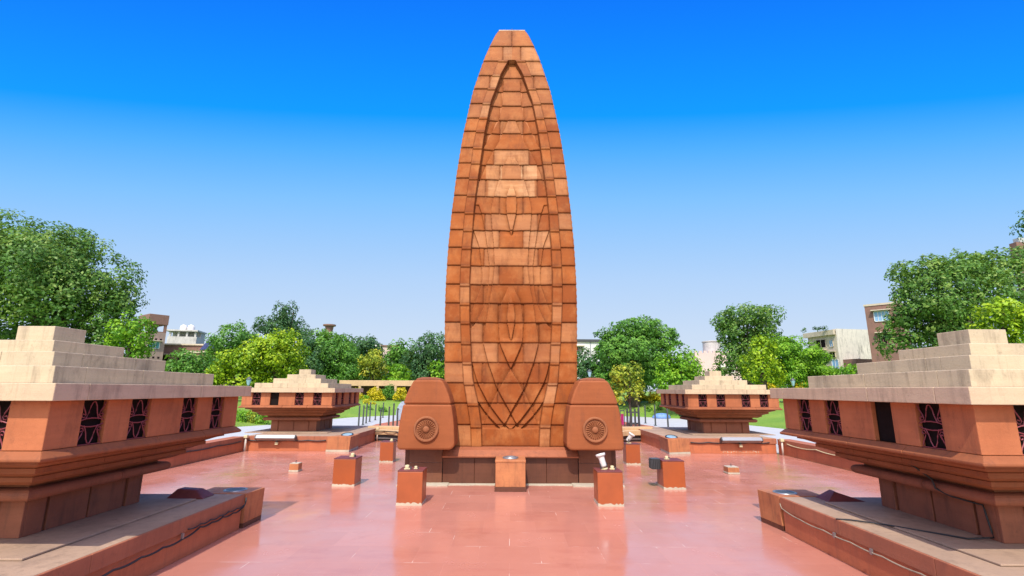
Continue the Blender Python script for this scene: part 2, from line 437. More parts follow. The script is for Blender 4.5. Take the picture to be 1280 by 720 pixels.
def tower_mat():
    m, n, l, b = newmat('carved_red_sandstone')
    ca = n.new('ShaderNodeAttribute'); ca.attribute_name = 'stone_tint'
    sp = n.new('ShaderNodeSeparateColor'); l.new(ca.outputs['Color'], sp.inputs[0])
    col = mixc(n, l, sp.outputs[0], (.225, .052, .009), (.35, .098, .019))
    col = mixc(n, l, sp.outputs[2], col, (.62, .36, .185))
    s = noise(n, l, 2.6, 6, .65, stretch=(.5, .5, 3.5))
    col = mixc(n, l, rampf(n, l, s, .36, .72, 0, .5), col, (.25, .062, .012))
    w = noise(n, l, 1.5, 8, .7)
    col = mixc(n, l, rampf(n, l, w, .46, .72, 0, .6), col, (.47, .19, .062))
    g = noise(n, l, 3.2, 8, .75, stretch=(1, 1, .3))
    col = mixc(n, l, rampf(n, l, g, .50, .74, 0, .75), col, (.13, .04, .014))
    jn = n.new('ShaderNodeMath'); jn.operation = 'MULTIPLY'        # joint grime plus painted edge shading in creases and flame lines, broken up
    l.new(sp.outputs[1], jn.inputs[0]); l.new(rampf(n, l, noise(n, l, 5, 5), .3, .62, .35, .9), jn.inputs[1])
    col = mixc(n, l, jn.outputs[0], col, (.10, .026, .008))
    f = noise(n, l, 70, 3)
    col = mixc(n, l, rampf(n, l, f, .3, .7, 0, .15), col, (.85, .75, .65), 'MULTIPLY')
    l.new(col, b.inputs['Base Color']); b.inputs['Roughness'].default_value = .75; b.inputs['Specular IOR Level'].default_value = .2
    bump(n, l, noise(n, l, 26, 8, .7), b, .3, .02)
    return m
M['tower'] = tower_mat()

TX = 0.02
mon = thing('flame_monument', 'tall ogive red sandstone pylon carved with crossing flame lines at plaza centre', 'monument', (TX, 14.0, 0))

def build_tower():
    NX, NZ = 300, 900
    z = np.linspace(.895, 14.98, NZ)
    w = smooth_interp(SIL, z, 32)
    u = np.linspace(-1, 1, NX)
    Z = np.repeat(z[:, None], NX, 1)
    X = w[:, None] * u[None, :]
    A = np.abs(X)
    bi = smooth_interp(BIN, z)[:, None]; bo = smooth_interp(BOUT, z)[:, None]
    bi = np.where(z[:, None] > 13.513, -1, bi)
    rows = np.array(sorted(ROWS))
    ri = np.clip(np.searchsorted(rows, z) - 1, 0, len(rows) - 2)
    z0, z1 = rows[ri], rows[ri + 1]
    tz = (z - z0) / (z1 - z0)
    def ss(x): x = np.clip(x, 0, 1); return x*x*(3-2*x)
    band = ss((bo - A) / .025 + .5) * ss((A - bi) / .02 + .5)
    band = np.where(Z > 13.50, 0, band)
    panel = ss((bi - A) / .025 + .5)
    h = .05 * band - (.06 + .09*ss((Z - 6) / 5)) * panel
    # courses lap: each lower edge stands proud of the course below, the band lapping its own way
    lap = .034 * (1 - tz)[:, None]
    tzb = ((z + .07 - z0) / (z1 - z0)) % 1.0
    h += np.where(band > .5, .036 * (1 - tzb)[:, None], lap)
    # flame lines
    incurve = np.zeros_like(h)
    for nm, tab in CURVES.items():
        zs = [p[1] for p in tab]
        lo, hi = min(zs), max(zs)
        sel = (z >= lo) & (z <= hi)
        xc = smooth_interp(tab, z)
        sl = np.gradient(xc, z)
        cs = 1 / np.sqrt(1 + sl**2)
        fade = np.where(sel, 1.0, 0.0)
        if tab[0][0] == 0.0: fade = fade * ss((hi - z) / .5)
        elif nm not in ('c4', 'c5', 'c11'): fade = fade * ss((hi - z) / .25)
        if nm in ('c7', 'c8', 'c3', 'c9'): fade = fade * ss((z - lo) / .12)
        for sg in (1, -1):
            d = (sg * X - xc[:, None]) * cs[:, None]
            if nm == 'c9': d = np.where(xc[:, None] < 0, -d, d)
            out = np.where(d > 0, np.exp(-np.abs(d) / .17), 0)
            prof = -.085 * out + .010 * np.where(d <= 0, np.exp(-np.abs(d) / .12), 0)
            if nm in ('c4', 'c5') or nm == 'c3': prof = prof * np.where(z[:, None] > 4.3, .55, 1)
            amt = fade[:, None] * panel
            h += prof * amt * (1 - .4*np.clip(incurve, 0, 1))
            incurve = np.maximum(incurve, np.where(d > 0, np.maximum(np.exp(-(d/.03)**2), np.exp(-d/.10)*.6), np.exp(-(d/.008)**2)) * amt)
    # vertical joints of the panel and of the frame stones
    joint = np.full(h.shape, 9.0)
    cell = np.zeros(h.shape)
    pr = np.where(band > .5, 31, np.where(panel > .5, 0, 57)) + np.where(X > 0, 3, 0) * (panel <= .5)
    wide = [.36, .80]
    for k in range(len(rows) - 1):
        m_ = ri == k
        top = len(rows) - 2 - k
        if top == 0: js = [0.0]
        elif top == 1: js = [.31]
        elif top == 2: js = []
        elif top == 3: js = [.74]
        elif top in (6,): js = [.37]
        elif top in (5, 7): js = []
        elif top == 8: js = [.56]
        elif top == 23: js = [.0] if False else []
        elif top == 22: js = []
        else: js = [wide[(top + 1) % 2]]
        for j in js:
            d = np.abs(A[m_] - j)
            inside = (panel[m_] > .5) | (top < 4)
            joint[m_] = np.where(inside, np.minimum(joint[m_], d), joint[m_])
            cell[m_] += np.where(inside & (A[m_] > j), np.where(X[m_] > 0, 1, 2) if j > 0 else np.where(X[m_] > 0, 1, 0), 0)
    h += -.024 * np.exp(-(joint / .02)**2)
    dz = np.minimum((z - z0), (z1 - z))[:, None]
    hz = np.where(band > .5, 0, -.014 * np.exp(-(dz / .014)**2))
    h += hz
    # stone tint per block
    key = (ri[:, None] * 101 + cell * 13 + pr).astype(int)
    kv = {k_: random.Random(int(k_) * 7 + 3).random() for k_ in np.unique(key)}
    tint = np.vectorize(kv.get)(key).astype(float)
    ntop = (len(rows) - 2 - ri)[:, None]
    pale = np.zeros_like(h)
    P = panel > .5
    pale += np.where(P & (ntop == 8) & (A < .56), .75, 0)
    pale += np.where(P & (ntop == 9) & (A > .3) & (A < .8), .55, 0)
    pale += np.where(P & (ntop == 10) & (A < .72), .65, 0)
    pale += np.where(P & (ntop == 13) & (A > .36), .5, 0)
    pale += np.where(P & (ntop == 15) & (A > .36) & (X > 0), .3, 0)
    pale += np.where(P & (ntop == 19) & (A > .36), .33, 0)
    pale += np.where((~P) & (ntop == 20) & (X < 0), .35, 0)
    pale += np.where((ntop == 21) & (A > .6) & (band > .2), .25, 0)
    pale += np.where((ntop < 6), .16, 0)
    pale += np.where((~P) & (X > 0) & (ntop == 9), .2, 0)
    pale *= np.vectorize({k_: .45 + .75*random.Random(int(k_)*13 + 5).random() for k_ in kv}.get)(key)
    pale += np.where(np.vectorize({k_: random.Random(int(k_)*17 + 9).random() for k_ in kv}.get)(key) > .86, .28, 0)
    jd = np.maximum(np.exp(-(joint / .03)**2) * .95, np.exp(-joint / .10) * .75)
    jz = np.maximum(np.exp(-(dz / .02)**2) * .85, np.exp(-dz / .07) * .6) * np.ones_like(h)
    edge = np.clip(np.maximum(np.maximum(jd, jz), incurve * .7), 0, 1)  # crease shading along joints and flame lines, put into the colour
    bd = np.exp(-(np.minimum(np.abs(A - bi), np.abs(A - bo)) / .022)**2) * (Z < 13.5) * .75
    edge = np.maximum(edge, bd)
    # arrises at the silhouette are eased
    h -= .05 * np.exp(-((w[:, None] - A) / .03))
    Yl = yfront(z)[:, None] - 14.0 - h
    co = np.stack([X, Yl, Z], -1).reshape(-1, 3).astype(np.float32)
    i = np.arange(NZ-1)[:, None] * NX + np.arange(NX-1)[None, :]
    q = np.stack([i, i+1, i+NX+1, i+NX], -1).reshape(-1, 4)
    me = bpy.data.meshes.new('carved_face')
    me.vertices.add(len(co)); me.vertices.foreach_set('co', co.ravel())
    me.loops.add(q.size); me.loops.foreach_set('vertex_index', q.ravel().astype(np.int32))
    me.polygons.add(len(q)); me.polygons.foreach_set('loop_start', np.arange(0, q.size, 4, dtype=np.int32))
    me.polygons.foreach_set('loop_total', np.full(len(q), 4, np.int32))
    me.update(calc_edges=True)
    ca = me.color_attributes.new('stone_tint', 'FLOAT_COLOR', 'POINT')
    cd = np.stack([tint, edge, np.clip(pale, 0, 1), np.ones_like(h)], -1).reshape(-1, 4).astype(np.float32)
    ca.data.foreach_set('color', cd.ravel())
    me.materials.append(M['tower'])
    obj('carved_face', me, None, mon)
    # flanks, back and top
    mb = MB()
    rings = []
    for k in range(len(rows) - 1):
        for zz, o in ((rows[k] + .004, .012), (rows[k+1] - .004, -.012)):
            ww = float(smooth_interp(SIL, zz, 32)) - .03; yf = float(yfront(zz)) - 14.0 + .06
            yb = 3.4 - yf
            rings.append([(-ww, yf + .15, zz), (ww, yf + .15, zz), (ww + o, yf + .45, zz), (ww*.96 + o, (yf+yb)/2, zz), (ww*.8 + o, yb, zz),
                          (-ww*.8 - o, yb, zz), (-ww*.96 - o, (yf+yb)/2, zz), (-ww - o, yf + .45, zz)])
    mb.rings(rings)
    o = obj('pylon_body', mb, M['blockside'], mon)
    # scalloped fringe down each flank
    for sg in (-1, 1):
        mb = MB()
        zz = 1.05
        while zz < 13.9:
            ww = float(smooth_interp(SIL, zz, 32)); yf = float(yfront(zz)) - 14.0
            dzz = .155
            dw = float(smooth_interp(SIL, zz + .1, 32) - smooth_interp(SIL, zz - .1, 32)) / .2
            ring = []
            for a in range(7):
                t = math.pi * a / 6
                bz = -math.cos(t) * dzz / 2; bx = math.sin(t) * .030
                ring.append((sg * (ww - .02 + bx + dw * bz), zz + bz))
            ring += [(sg * (ww - .09 + dw*dzz/2), zz + dzz/2), (sg * (ww - .09 - dw*dzz/2), zz - dzz/2)]
            if sg < 0: ring = ring[::-1]
            mb.prism(ring, yf + .035, yf + .19)
            zz += .192
        rs = []
        for zz in np.arange(.9, 14.95, .15):
            ww = float(smooth_interp(SIL, zz, 32)); yf = float(yfront(zz)) - 14.0
            a, b_ = sorted((sg*(ww - .012), sg*(ww - .12)))
            rs.append([(a, yf + .03, zz), (b_, yf + .03, zz), (b_, yf + .205, zz), (a, yf + .205, zz)])
        mb.rings(rs)
        obj('edge_carving', mb, M['blockside'], mon)
    # cap and finial
    yt = float(yfront(14.98)) - 14.0
    obj('cap_stone', MB().box(-.47, .47, yt + .03, yt + .9, 14.98, 15.03), M['slab'], mon, .01)
    obj('lightning_rod', MB().tube([(0, yt + .3, 15.03), (0, yt + .3, 15.3)], .012), M['dark'], mon)
build_tower()

# ledge under the carved face, dark base and paving strips
mb = MB()
mb.rings([[(-1.785, -.52, .66), (1.785, -.52, .66), (1.785, 1.9, .66), (-1.785, 1.9, .66)],
          [(-1.785, -.54, .70), (1.785, -.54, .70), (1.785, 1.9, .70), (-1.785, 1.9, .70)],
          [(-1.785, -.50, .725), (1.785, -.50, .725), (1.785, 1.9, .725), (-1.785, 1.9, .725)],
          [(-1.785, -.36, .84), (1.785, -.36, .84), (1.785, 1.9, .84), (-1.785, 1.9, .84)],
          [(-1.785, -.10, .89), (1.785, -.10, .89), (1.785, 1.9, .89), (-1.785, 1.9, .89)]])
obj('ledge', mb, stone('ledge_stone', (.36, .125, .06), (.28, .095, .05), (.08, .04, .03), .6, (.4, .6)), mon, .008)
mb = MB()
for x0, x1 in ((-1.78, -.95), (-.945, .945), (.95, 1.78)):
    mb.box(x0, x1, -.40, 2.6, 0, .655)
obj('base', mb, M['polished'], mon, .008)

def flame_block(sx):
    """ogive side block on its dark pier; sx = -1 left, 1 right"""
    zz = [.99, 1.2, 1.45, 1.7, 1.95, 2.12, 2.28, 2.42, 2.54, 2.62, 2.655]
    ww = [.735, .728, .712, .684, .640, .600, .550, .492, .430, .385, .345]
    left = [(-.67, .90), (-.715, .925)] + [(-w_, z_) for w_, z_ in zip(ww, zz)]
    right = [(.60, .90), (.67, .925), (.72, .98), (.735, 1.06)] + [(w_, z_) for w_, z_ in zip(ww[1:], zz[1:])]
    outline = left + right[::-1]
    if sx > 0: outline = [(-x, z) for x, z in outline][::-1]
    outline = outline[::-1]
    return outline
for sx in (-1, 1):
    X0 = sx * 2.165
    yfr = -.93
    ol = flame_block(sx)
    # lower and upper stones of the block meet at a joint
    lo = [p for p in ol if p[1] < 2.0]; hi = [p for p in ol if p[1] >= 2.0]
    def chamfered(points, y0, y1):
        c = (sum(p[0] for p in points)/len(points), sum(p[1] for p in points)/len(points))
        return points
    # counter-clockwise seen from the front
    def clip(poly, zc, keep_low):
        res = []
        n = len(poly)
        for i in range(n):
            a, b = poly[i], poly[(i+1) % n]
            ina = (a[1] <= zc) == keep_low or a[1] == zc
            inb = (b[1] <= zc) == keep_low or b[1] == zc
            if ina: res.append(a)
            if ina != inb:
                t = (zc - a[1]) / (b[1] - a[1]); res.append((a[0] + t*(b[0]-a[0]), zc))
        return res
    for part in (clip(ol, 2.030, True), clip(ol, 2.036, False)):
        area = sum(p[0]*q[1]-q[0]*p[1] for p, q in zip(part, part[1:]+part[:1]))
        if area < 0: part = part[::-1]
        o = obj('flame_block', MB().prism(part, yfr, -.035), M['flame'], mon, .045, loc=(X0, 0, 0))
    # dark cap
    obj('block_cap', MB().prism([(-.34, 2.655), (.34, 2.655), (.30, 2.69), (.16, 2.725), (-.16, 2.725), (-.30, 2.69)], yfr + .08, -.15), M['brown'], mon, .01, loc=(X0, 0, 0))
    # wheel medallion
    rot = Matrix.Translation((0, yfr, 1.41)) @ Matrix.Rotation(R(90), 4, 'X') @ Matrix.Scale(1.1, 4)
    mb = MB().lathe([(.292, .0), (.292, .035), (.275, .055), (.25, .055), (.235, .035), (.235, .012), (.21, .012)], 48, rot, cap=False)
    mb.lathe([(.0005, .012), (.235, .013)], 48, rot, cap=False)
    med = obj('wheel_medallion', mb, M['medal'], mon, loc=(X0, 0, 0), smooth=False)
    mb = MB()
    for k in range(24):
        a = 2*math.pi*k/24
        m_ = rot @ Matrix.Rotation(a, 4, 'Z')
        mb.add([m_ @ Vector(p) for p in [(.07,-.006,.012),(.07,.006,.012),(.205,.021,.012),(.205,-.021,.012),(.07,0,.03),(.19,0,.045),(.215,0,.02)]],
               [(0,3,5,4),(1,4,5,2),(3,6,5),(2,5,6),(0,4,1)])
    obj('wheel_spokes', mb, M['medal'], med)
    obj('wheel_hub', MB().lathe([(.07, .012), (.07, .04), (.04, .055), (.0005, .06)], 20, rot, cap=False), M['medal'], med)
    # pier
    mb = MB().box(-.50, .37, -.42, .3, 0.012, .52).box(-.50, .37, -.42, .3, .524, .897)
    obj('pier', mb, stone('pier_granite', (.20, .085, .048), (.15, .062, .04), (.06, .03, .024), .55, (.18, .35), .08), mon, .01, loc=(X0 - (.0 if sx < 0 else -.13) - .1*0, 0, 0))
    mb = MB().box(-.62, -.505, -.36, .3, 0.012, .897)
    obj('pier_flank', MB().box(-.06, .06, -.36, .3, .012, .897), M['polished'], mon, loc=(X0 + (-.565 if sx < 0 else .565), 0, 0))

mb = MB()
rr = random.Random(4)
def ragged_strip(x0, x1, y0, y1, z):
    n = max(3, int((x1-x0)/.12)); pts = []
    for i in range(n+1): pts.append((x0 + (x1-x0)*i/n, y0 + rr.uniform(-.025, .03)))
    for i in range(n, -1, -1): pts.append((x0 + (x1-x0)*i/n, y1))
    return MB().add([(x, y, z) for x, y in pts] + [(x, y, 0.001) for x, y in pts],
                    [tuple(range(len(pts)))] + [((i+1) % len(pts), i, len(pts)+i, len(pts)+(i+1) % len(pts)) for i in range(len(pts))])
for x0, x1, y0, z in ((-1.6, 1.6, 13.36, .012), (-2.9, -1.6, 13.22, .03), (1.6, 2.9, 13.22, .03)):
    o = obj('mortar_bed', ragged_strip(x0 - 0, x1, y0 - 14, -.405, z), M['mortar'], mon)
for sx in (-1, 1):
    obj('corner_slab', MB().hexa([(sx*2.95-.25, -1.0, .002), (sx*2.95+.25, -.8, .002), (sx*2.95+.2, -.1, .002), (sx*2.95-.2, -.1, .002)],
                                 [(sx*2.95-.25, -1.0, .03), (sx*2.95+.25, -.8, .03), (sx*2.95+.2, -.1, .03), (sx*2.95-.2, -.1, .03)]), M['mortar'], mon, .005) if False else None

# offering pedestal before the monument
ped = thing('ring_pedestal', 'small stained stone pedestal with a grey ring on top at the foot of the pylon', 'pedestal', (TX, 12.95, 0))
obj('body', MB().box(-.365, .365, -.36, .36, .1, .66), M['block'], ped, .012)
obj('foot', MB().box(-.385, .385, -.38, .38, .0, .098), M['polished'], ped, .008)
obj('top_slab', MB().box(-.375, .375, -.37, .37, .662, .725), M['block'], ped, .012)
rm = Matrix.Translation((0, 0, .727))
obj('ring', MB().lathe([(.20, 0), (.20, .03), (.17, .04), (.13, .03), (.12, .005), (.0005, .004)], 32, rm, cap=False), M['steel'], ped, smooth=True)

# ---------------------------------------------------------------- stone lantern pavilions
def stone_course(mb, w, z0, z1, split, g=.0025, d=.45):
    """a square course of half width w laid in separate stones"""
    d = min(d, w * .6)
    xs = [-w] + [s * w for s in split] + [w]
    for a, b in zip(xs, xs[1:]):
        a2, b2 = a + g * (a > -w), b - g * (b < w)
        mb.box(a2, b2, -w, -w + d, z0, z1); mb.box(-b2, -a2, w - d, w, z0, z1)
    ys = [-w + d] + [s * w for s in split if abs(s*w) < w - d - .1] + [w - d]
    for a, b in zip(ys, ys[1:]):
        mb.box(w - d, w, a + g, b - g, z0, z1); mb.box(-w, -w + d, -b + g, -a - g, z0, z1)
    mb.box(-w + d + g, w - d - g, -w + d + g, w - d - g, z0, z1 - .004)

def build_lantern():
    t = thing('stone_lantern', 'x', 'pavilion', (0, 0, 0), 0, 'stone lantern pavilions round the plaza')
    Z = .60
    # step and base panels
    obj('step', MB().box(-1.75, 1.75, -1.72, 1.28, .575, Z), M['plinthtop'], t, .008)
    mb = MB().box(-.955, .955, -.955, .955, Z, 1.06)
    for k in range(4):
        m_ = Matrix.Rotation(R(90)*k, 4, 'Z')
        for a, b in ((-1.0, -.70), (-.64, -.015), (.015, .64), (.70, 1.0)):
            e = .0 if abs(a) < .99 and abs(b) < .99 else 0
            x0, x1 = a, b
            y0 = -1.0
            if k % 2 and abs(a) == 1.0: x0 = -.953
            if k % 2 and abs(b) == 1.0: x1 = .953
            mb.box(x0, x1, y0 + (.0 if abs(a) == 1.0 or abs(b) == 1.0 else .012), -.953, Z, 1.05, m_)
    obj('base', mb, M['brown'], t, .008)
    # corbelled mouldings
    def roll(cw, cz, r, a0, a1, n=8):
        return [(cw + r*math.cos(R(a0 + (a1-a0)*i/n)), cz + r*math.sin(R(a0 + (a1-a0)*i/n))) for i in range(n+1)]
    obj('roll_moulding', MB().square_segments([(.9605, 1.0565), (1.08, 1.058)] + roll(1.19, 1.135, .07, -85, 95) + [(1.14, 1.212), (.96, 1.212), (.96, 1.056)], (.2,)), M['brown'], t)
    obj('cornice', MB().square_segments([(1.12, 1.215), (1.12, 1.262), (1.27, 1.264), (1.285, 1.27), (1.37, 1.315), (1.40, 1.318), (1.40, 1.372), (1.385, 1.376), (1.56, 1.442), (1.60, 1.444), (1.60, 1.502), (1.585, 1.506), (1.75, 1.566), (1.80, 1.568), (1.80, 1.609), (1.0, 1.615), (1.0, 1.215)], (-.62, .35)), M['red'], t)
    obj('ledge', MB().square_segments([(1.80, 1.617), (1.985, 1.618), (2.0, 1.63), (2.0, 1.655), (1.925, 1.728), (1.5, 1.73), (1.5, 1.617)], (-.15, .9)), M['red'], t, .006)
    # piers between slab and ledge
    zt = 2.262
    A = [(-1.115, -.714), (-.345, .345), (.714, 1.115)]
    for k in range(4):
        m_ = Matrix.Rotation(R(90)*k, 4, 'Z')
        for a, b in A:
            obj('pier', MB().box(a, b, -1.92, -1.852, 1.732, zt, m_), M['redpier'], t, .008)
        obj('corner_pier', MB().box(-1.92, -1.475, -1.92, -1.475, 1.732, zt, m_), M['redpier'], t, .008)
    obj('unlit_core', MB().box(-1.85, 1.85, -1.47, 1.47, 1.735, zt - .002).box(-1.47, 1.47, -1.85, -1.472, 1.735, zt - .002).box(-1.47, 1.47, 1.472, 1.85, 1.735, zt - .002), M['unlit'], t)  # solid core; the dark of the interior is painted by its colour
    # iron grilles
    def grille():
        mb = MB(); r = .0075
        y = 0
        def P(pts): mb.tube([(x, y, z) for x, z in pts], r, 5)
        hw, zb, zt_ = .182, 0.0, .525
        zc = .262
        for sg in (1, -1):
            f = lambda z: zc + sg * z
            P([(-.10, f(.035)), (-.085, f(.06)), (-.06, f(.12)), (-.045, f(.19)), (-.02, f(.238)), (0, f(.246)), (.02, f(.238)), (.045, f(.19)), (.06, f(.12)), (.085, f(.06)), (.10, f(.035))])
            P([(-hw, f(.02)), (-.10, f(.045)), (0, f(.052)), (.10, f(.045)), (hw, f(.02))])
            for s2 in (1, -1):
                P([(s2*.17, f(.24)), (s2*.15, f(.19)), (s2*.115, f(.13)), (s2*.10, f(.09)), (s2*.115, f(.062)), (s2*.145, f(.062)), (s2*.158, f(.085)), (s2*.142, f(.105)), (s2*.122, f(.095))])
        mb.box(-hw - .016, hw + .016, -.006, .006, 0, .010)
        return mb.mesh('grille')
    gm = grille(); gm.materials.append(M['grille'])
    gs = {}
    for k in range(4):
        for i, c in enumerate((-1.295, -.5295, .5295, 1.295)):
            m_ = Matrix.Rotation(R(90)*k, 4, 'Z') @ Matrix.Translation((c, -1.892, 1.734))
            o = obj('grille', gm, None, t)
            o.location = m_.to_translation(); o.rotation_euler.z = R(90)*k
            gs[(k, i)] = o
    # roof: eaves slab and stepped courses
    mb = MB(); stone_course(mb, 2.07, 2.265, 2.455, (.25,)); obj('eaves_slab', mb, M['slab'], t, .008)
    for w, z0, z1, sp in ((1.60, 2.458, 2.663, (-.1,)), (1.06, 2.666, 2.870, (.35,)), (.64, 2.873, 3.060, ()), (.275, 3.063, 3.30, ())):
        mb = MB()
        if sp: stone_course(mb, w, z0, z1, sp)
        else: mb.box(-w, w, -w, w, z0, z1)
        obj('roof_course', mb, M['cream'], t, .007)
    return t, gs
lan, gs = build_lantern()
# faces: 0 = towards camera (-Y), 1 = +X, 2 = +Y, 3 = -X
PAV = {'NL': ((-7.0, 7.5), 'flared red stone lantern pavilion at left front, every opening on plaza side grilled'),
       'NR': ((7.0, 7.45), 'flared red stone lantern pavilion at right front with a black cable hanging down its side'),
       'FL': ((-9.5, 23.35), 'far stone lantern pavilion in front of the bright green trees, left of the pylon'),
       'FR': ((9.45, 23.2), 'far stone lantern pavilion in front of the pale pink building, right of the pylon')}
pavs = {}
lan.location = (-7.0, 7.5, 0); lan['label'] = PAV['NL'][1]; pavs['NL'] = lan
for k, sk in (('NR', gs[(3, 2)]), ('FL', gs[(0, 1)]), ('FR', None)):
    c = copy_tree(lan, None, (sk,) if sk else ())
    c.location = (*PAV[k][0], 0); c['label'] = PAV[k][1]; pavs[k] = c

# ---------------------------------------------------------------- plinths and low walls
def plinth(name, label, x0, x1, y0, y1, bx, by, side):
    """platform with paler coping; (bx, by) the corner lamp block"""
    t = thing(name, label, 'platform', (0, 0, 0), 0, 'platforms under the lantern pavilions')
    obj('face', MB().box(x0 + .03, x1 - .03, y0 + .03, y1 - .03, 0.0, .36), M['kerbred'], t, .006)
    mb = MB()
    n = max(2, int((x1-x0)/1.3))
    xs = [x0 + (x1-x0)*i/n for i in range(n+1)]
    m = max(2, int((y1-y0)/1.35)); ys = [y0 + (y1-y0)*i/m for i in range(m+1)]
    for i in range(n):
        mb.box(xs[i]+.0015, xs[i+1]-.0015, y0, y0+.45, .363, .57); mb.box(xs[i]+.0015, xs[i+1]-.0015, y1-.45, y1, .363, .57)
    for j in range(m):
        a, b = max(ys[j], y0+.453), min(ys[j+1], y1-.453)
        if b - a < .05: continue
        mb.box(x0, x0+.55, a+.0015, b-.0015, .363, .57); mb.box(x1-.55, x1, a+.0015, b-.0015, .363, .57)
    mb.box(x0+.553, x1-.553, y0+.453, y1-.453, .363, .568)
    obj('coping', mb, M['coping'], t, .008)
    obj('top_paving', MB().box(x0+.03, x1-.03, y0+.03, y1-.03, .5705, .5725), M['plinthtop'], t)
    return t
pNL = plinth('platform', 'low red stone platform with black corrugated cable along its side, left front', -9.4, -4.70, 4.4, 9.30, 0, 0, 1)
pNR = plinth('platform', 'low red stone platform with a pale cable along its side, right front', 4.77, 9.4, 4.4, 9.25, 0, 0, -1)
pFL = plinth('platform', 'far red stone platform left of the pylon behind the pair of short pedestals', -10.5, -6.42, 20.34, 26.3, 0, 0, 1)
pFR = plinth('platform', 'far red stone platform right of the pylon, pale scuffs along the foot of its front', 6.27, 10.5, 20.12, 26.2, 0, 0, 1)

mb = MB()
for k in range(26):
    x_ = 8.35 + k*.055 + rr.uniform(-.02, .02); z_ = rr.uniform(.02, .07); a_ = rr.uniform(.012, .035)
    mb.box(x_, x_ + a_, 20.1475, 20.149, z_, z_ + rr.uniform(.012, .05))
obj('scuffs', mb, M['mortar'], pFR)
def lamp_block(label, corners_bot, corners_top, lens_at, lens_r, tilt, hood=None):
    t = thing('lamp_block', label, 'light block', (0, 0, 0), 0, 'stained stone lamp blocks on the platform corners')
    bot = [(x, y, 0.0) for x, y in corners_bot]; mid = [(a[0]*.86 + b[0]*.14, a[1]*.86 + b[1]*.14, .08) for a, b in zip(corners_bot, corners_top)]
    top = [(x, y, .578) for x, y in corners_top]
    obj('body', MB().hexa(mid, top), M['block'], t, .008)
    obj('foot', MB().hexa(bot, [(m_[0], m_[1], .0795) for m_ in mid]), M['mortar'] if hood is None else M['polished'], t, .004)
    mm = Matrix.Translation((lens_at[0], lens_at[1], .58)) @ Matrix.Rotation(tilt, 4, 'X')
    rg = obj('lamp_ring', MB().lathe([(lens_r, -.01), (lens_r, .035 if hood is None else .010), (lens_r*.86, .05 if hood is None else .014), (lens_r*.8, .03 if hood is None else .010)], 32, mm, cap=False), M['black'] if hood is None else M['steel'], t, smooth=True)
    obj('lamp_lens', MB().lathe([(lens_r*.82, .028 if hood is None else .009), (lens_r*.5, .034 if hood is None else .010), (.0005, .036 if hood is None else .0105)], 32, mm, cap=False), M['lens'] if hood is None else M['dark'], rg, smooth=True)
    return t
# near blocks: side face turned slightly, leaning outward
lamp_block('stained orange lamp block ending the left front platform beside the pale puddle', [(-5.6, 9.32), (-4.69, 9.32), (-4.68, 9.94), (-5.6, 9.94)], [(-5.6, 9.31), (-4.685, 9.31), (-4.635, 9.88), (-5.6, 9.88)], (-5.05, 9.62), .2, 0, 1)
lamp_block('stained orange lamp block ending the right front platform below the hanging cable', [(4.79, 9.28), (5.6, 9.28), (5.6, 9.92), (4.73, 9.92)], [(4.775, 9.27), (5.6, 9.27), (5.6, 9.88), (4.69, 9.88)], (5.05, 9.58), .2, 0, 1)
lamp_block('stained lamp block with round blue lens before the far left lantern', [(-7.22, 20.15), (-6.30, 20.12), (-6.36, 21.5), (-7.22, 20.35)], [(-7.19, 20.14), (-6.26, 20.11), (-6.3, 21.5), (-7.19, 20.34)], (-6.6, 20.75), .24, R(14))
lamp_block('stained lamp block with round blue lens before the far right lantern', [(6.12, 19.7), (7.02, 19.95), (7.02, 20.11), (6.20, 21.1)], [(6.08, 19.69), (6.99, 19.94), (6.99, 20.1), (6.16, 21.1)], (6.42, 20.3), .24, R(14))
def hood(label, x, y, sx):
    mb = MB()
    b = [(x-.32, y-.16, .575), (x+.32, y-.16, .575), (x+.32, y+.22, .575), (x-.32, y+.22, .575)]
    tp = [(x-.16 - .05*sx, y-.03, .72), (x+.02 + .10*sx, y-.02, .70), (x+.02 + .12*sx, y+.14, .70), (x-.14 - .05*sx, y+.14, .72)]
    o = obj('lamp_hood', MB().hexa(b, tp), M['hood'], None, .02)
    return tag(o, label, 'lamp cover')
hood('dark red tilted metal lamp cover on the left front platform', -5.50, 9.0, 1)
hood('dark red tilted metal lamp cover on the right front platform', 5.70, 9.0, -1)

def low_wall(label, x, y0, y1, sx):
    t = thing('low_wall', label, 'low wall', (0, 0, 0), 0, 'low walls along the plaza sides')
    a, b = sorted((x, x + sx*.5))
    obj('face', MB().box(a+.02, b-.02, y0, y1, 0, .34), M['kerbred'], t)
    mb = MB(); n = int((y1-y0)/1.4)
    for i in range(n):
        mb.box(a, b, y0 + (y1-y0)*i/n + .002, y0 + (y1-y0)*(i+1)/n - .002, .343, .555)
    obj('coping', mb, M['coping'], t, .008)
    return t
low_wall('low red kerb wall along the left plaza side between near and far platform', -10.51, 9.0, 20.33, -1)
low_wall('low red kerb wall along the right plaza side between near and far platform', 10.51, 9.0, 20.1, 1)

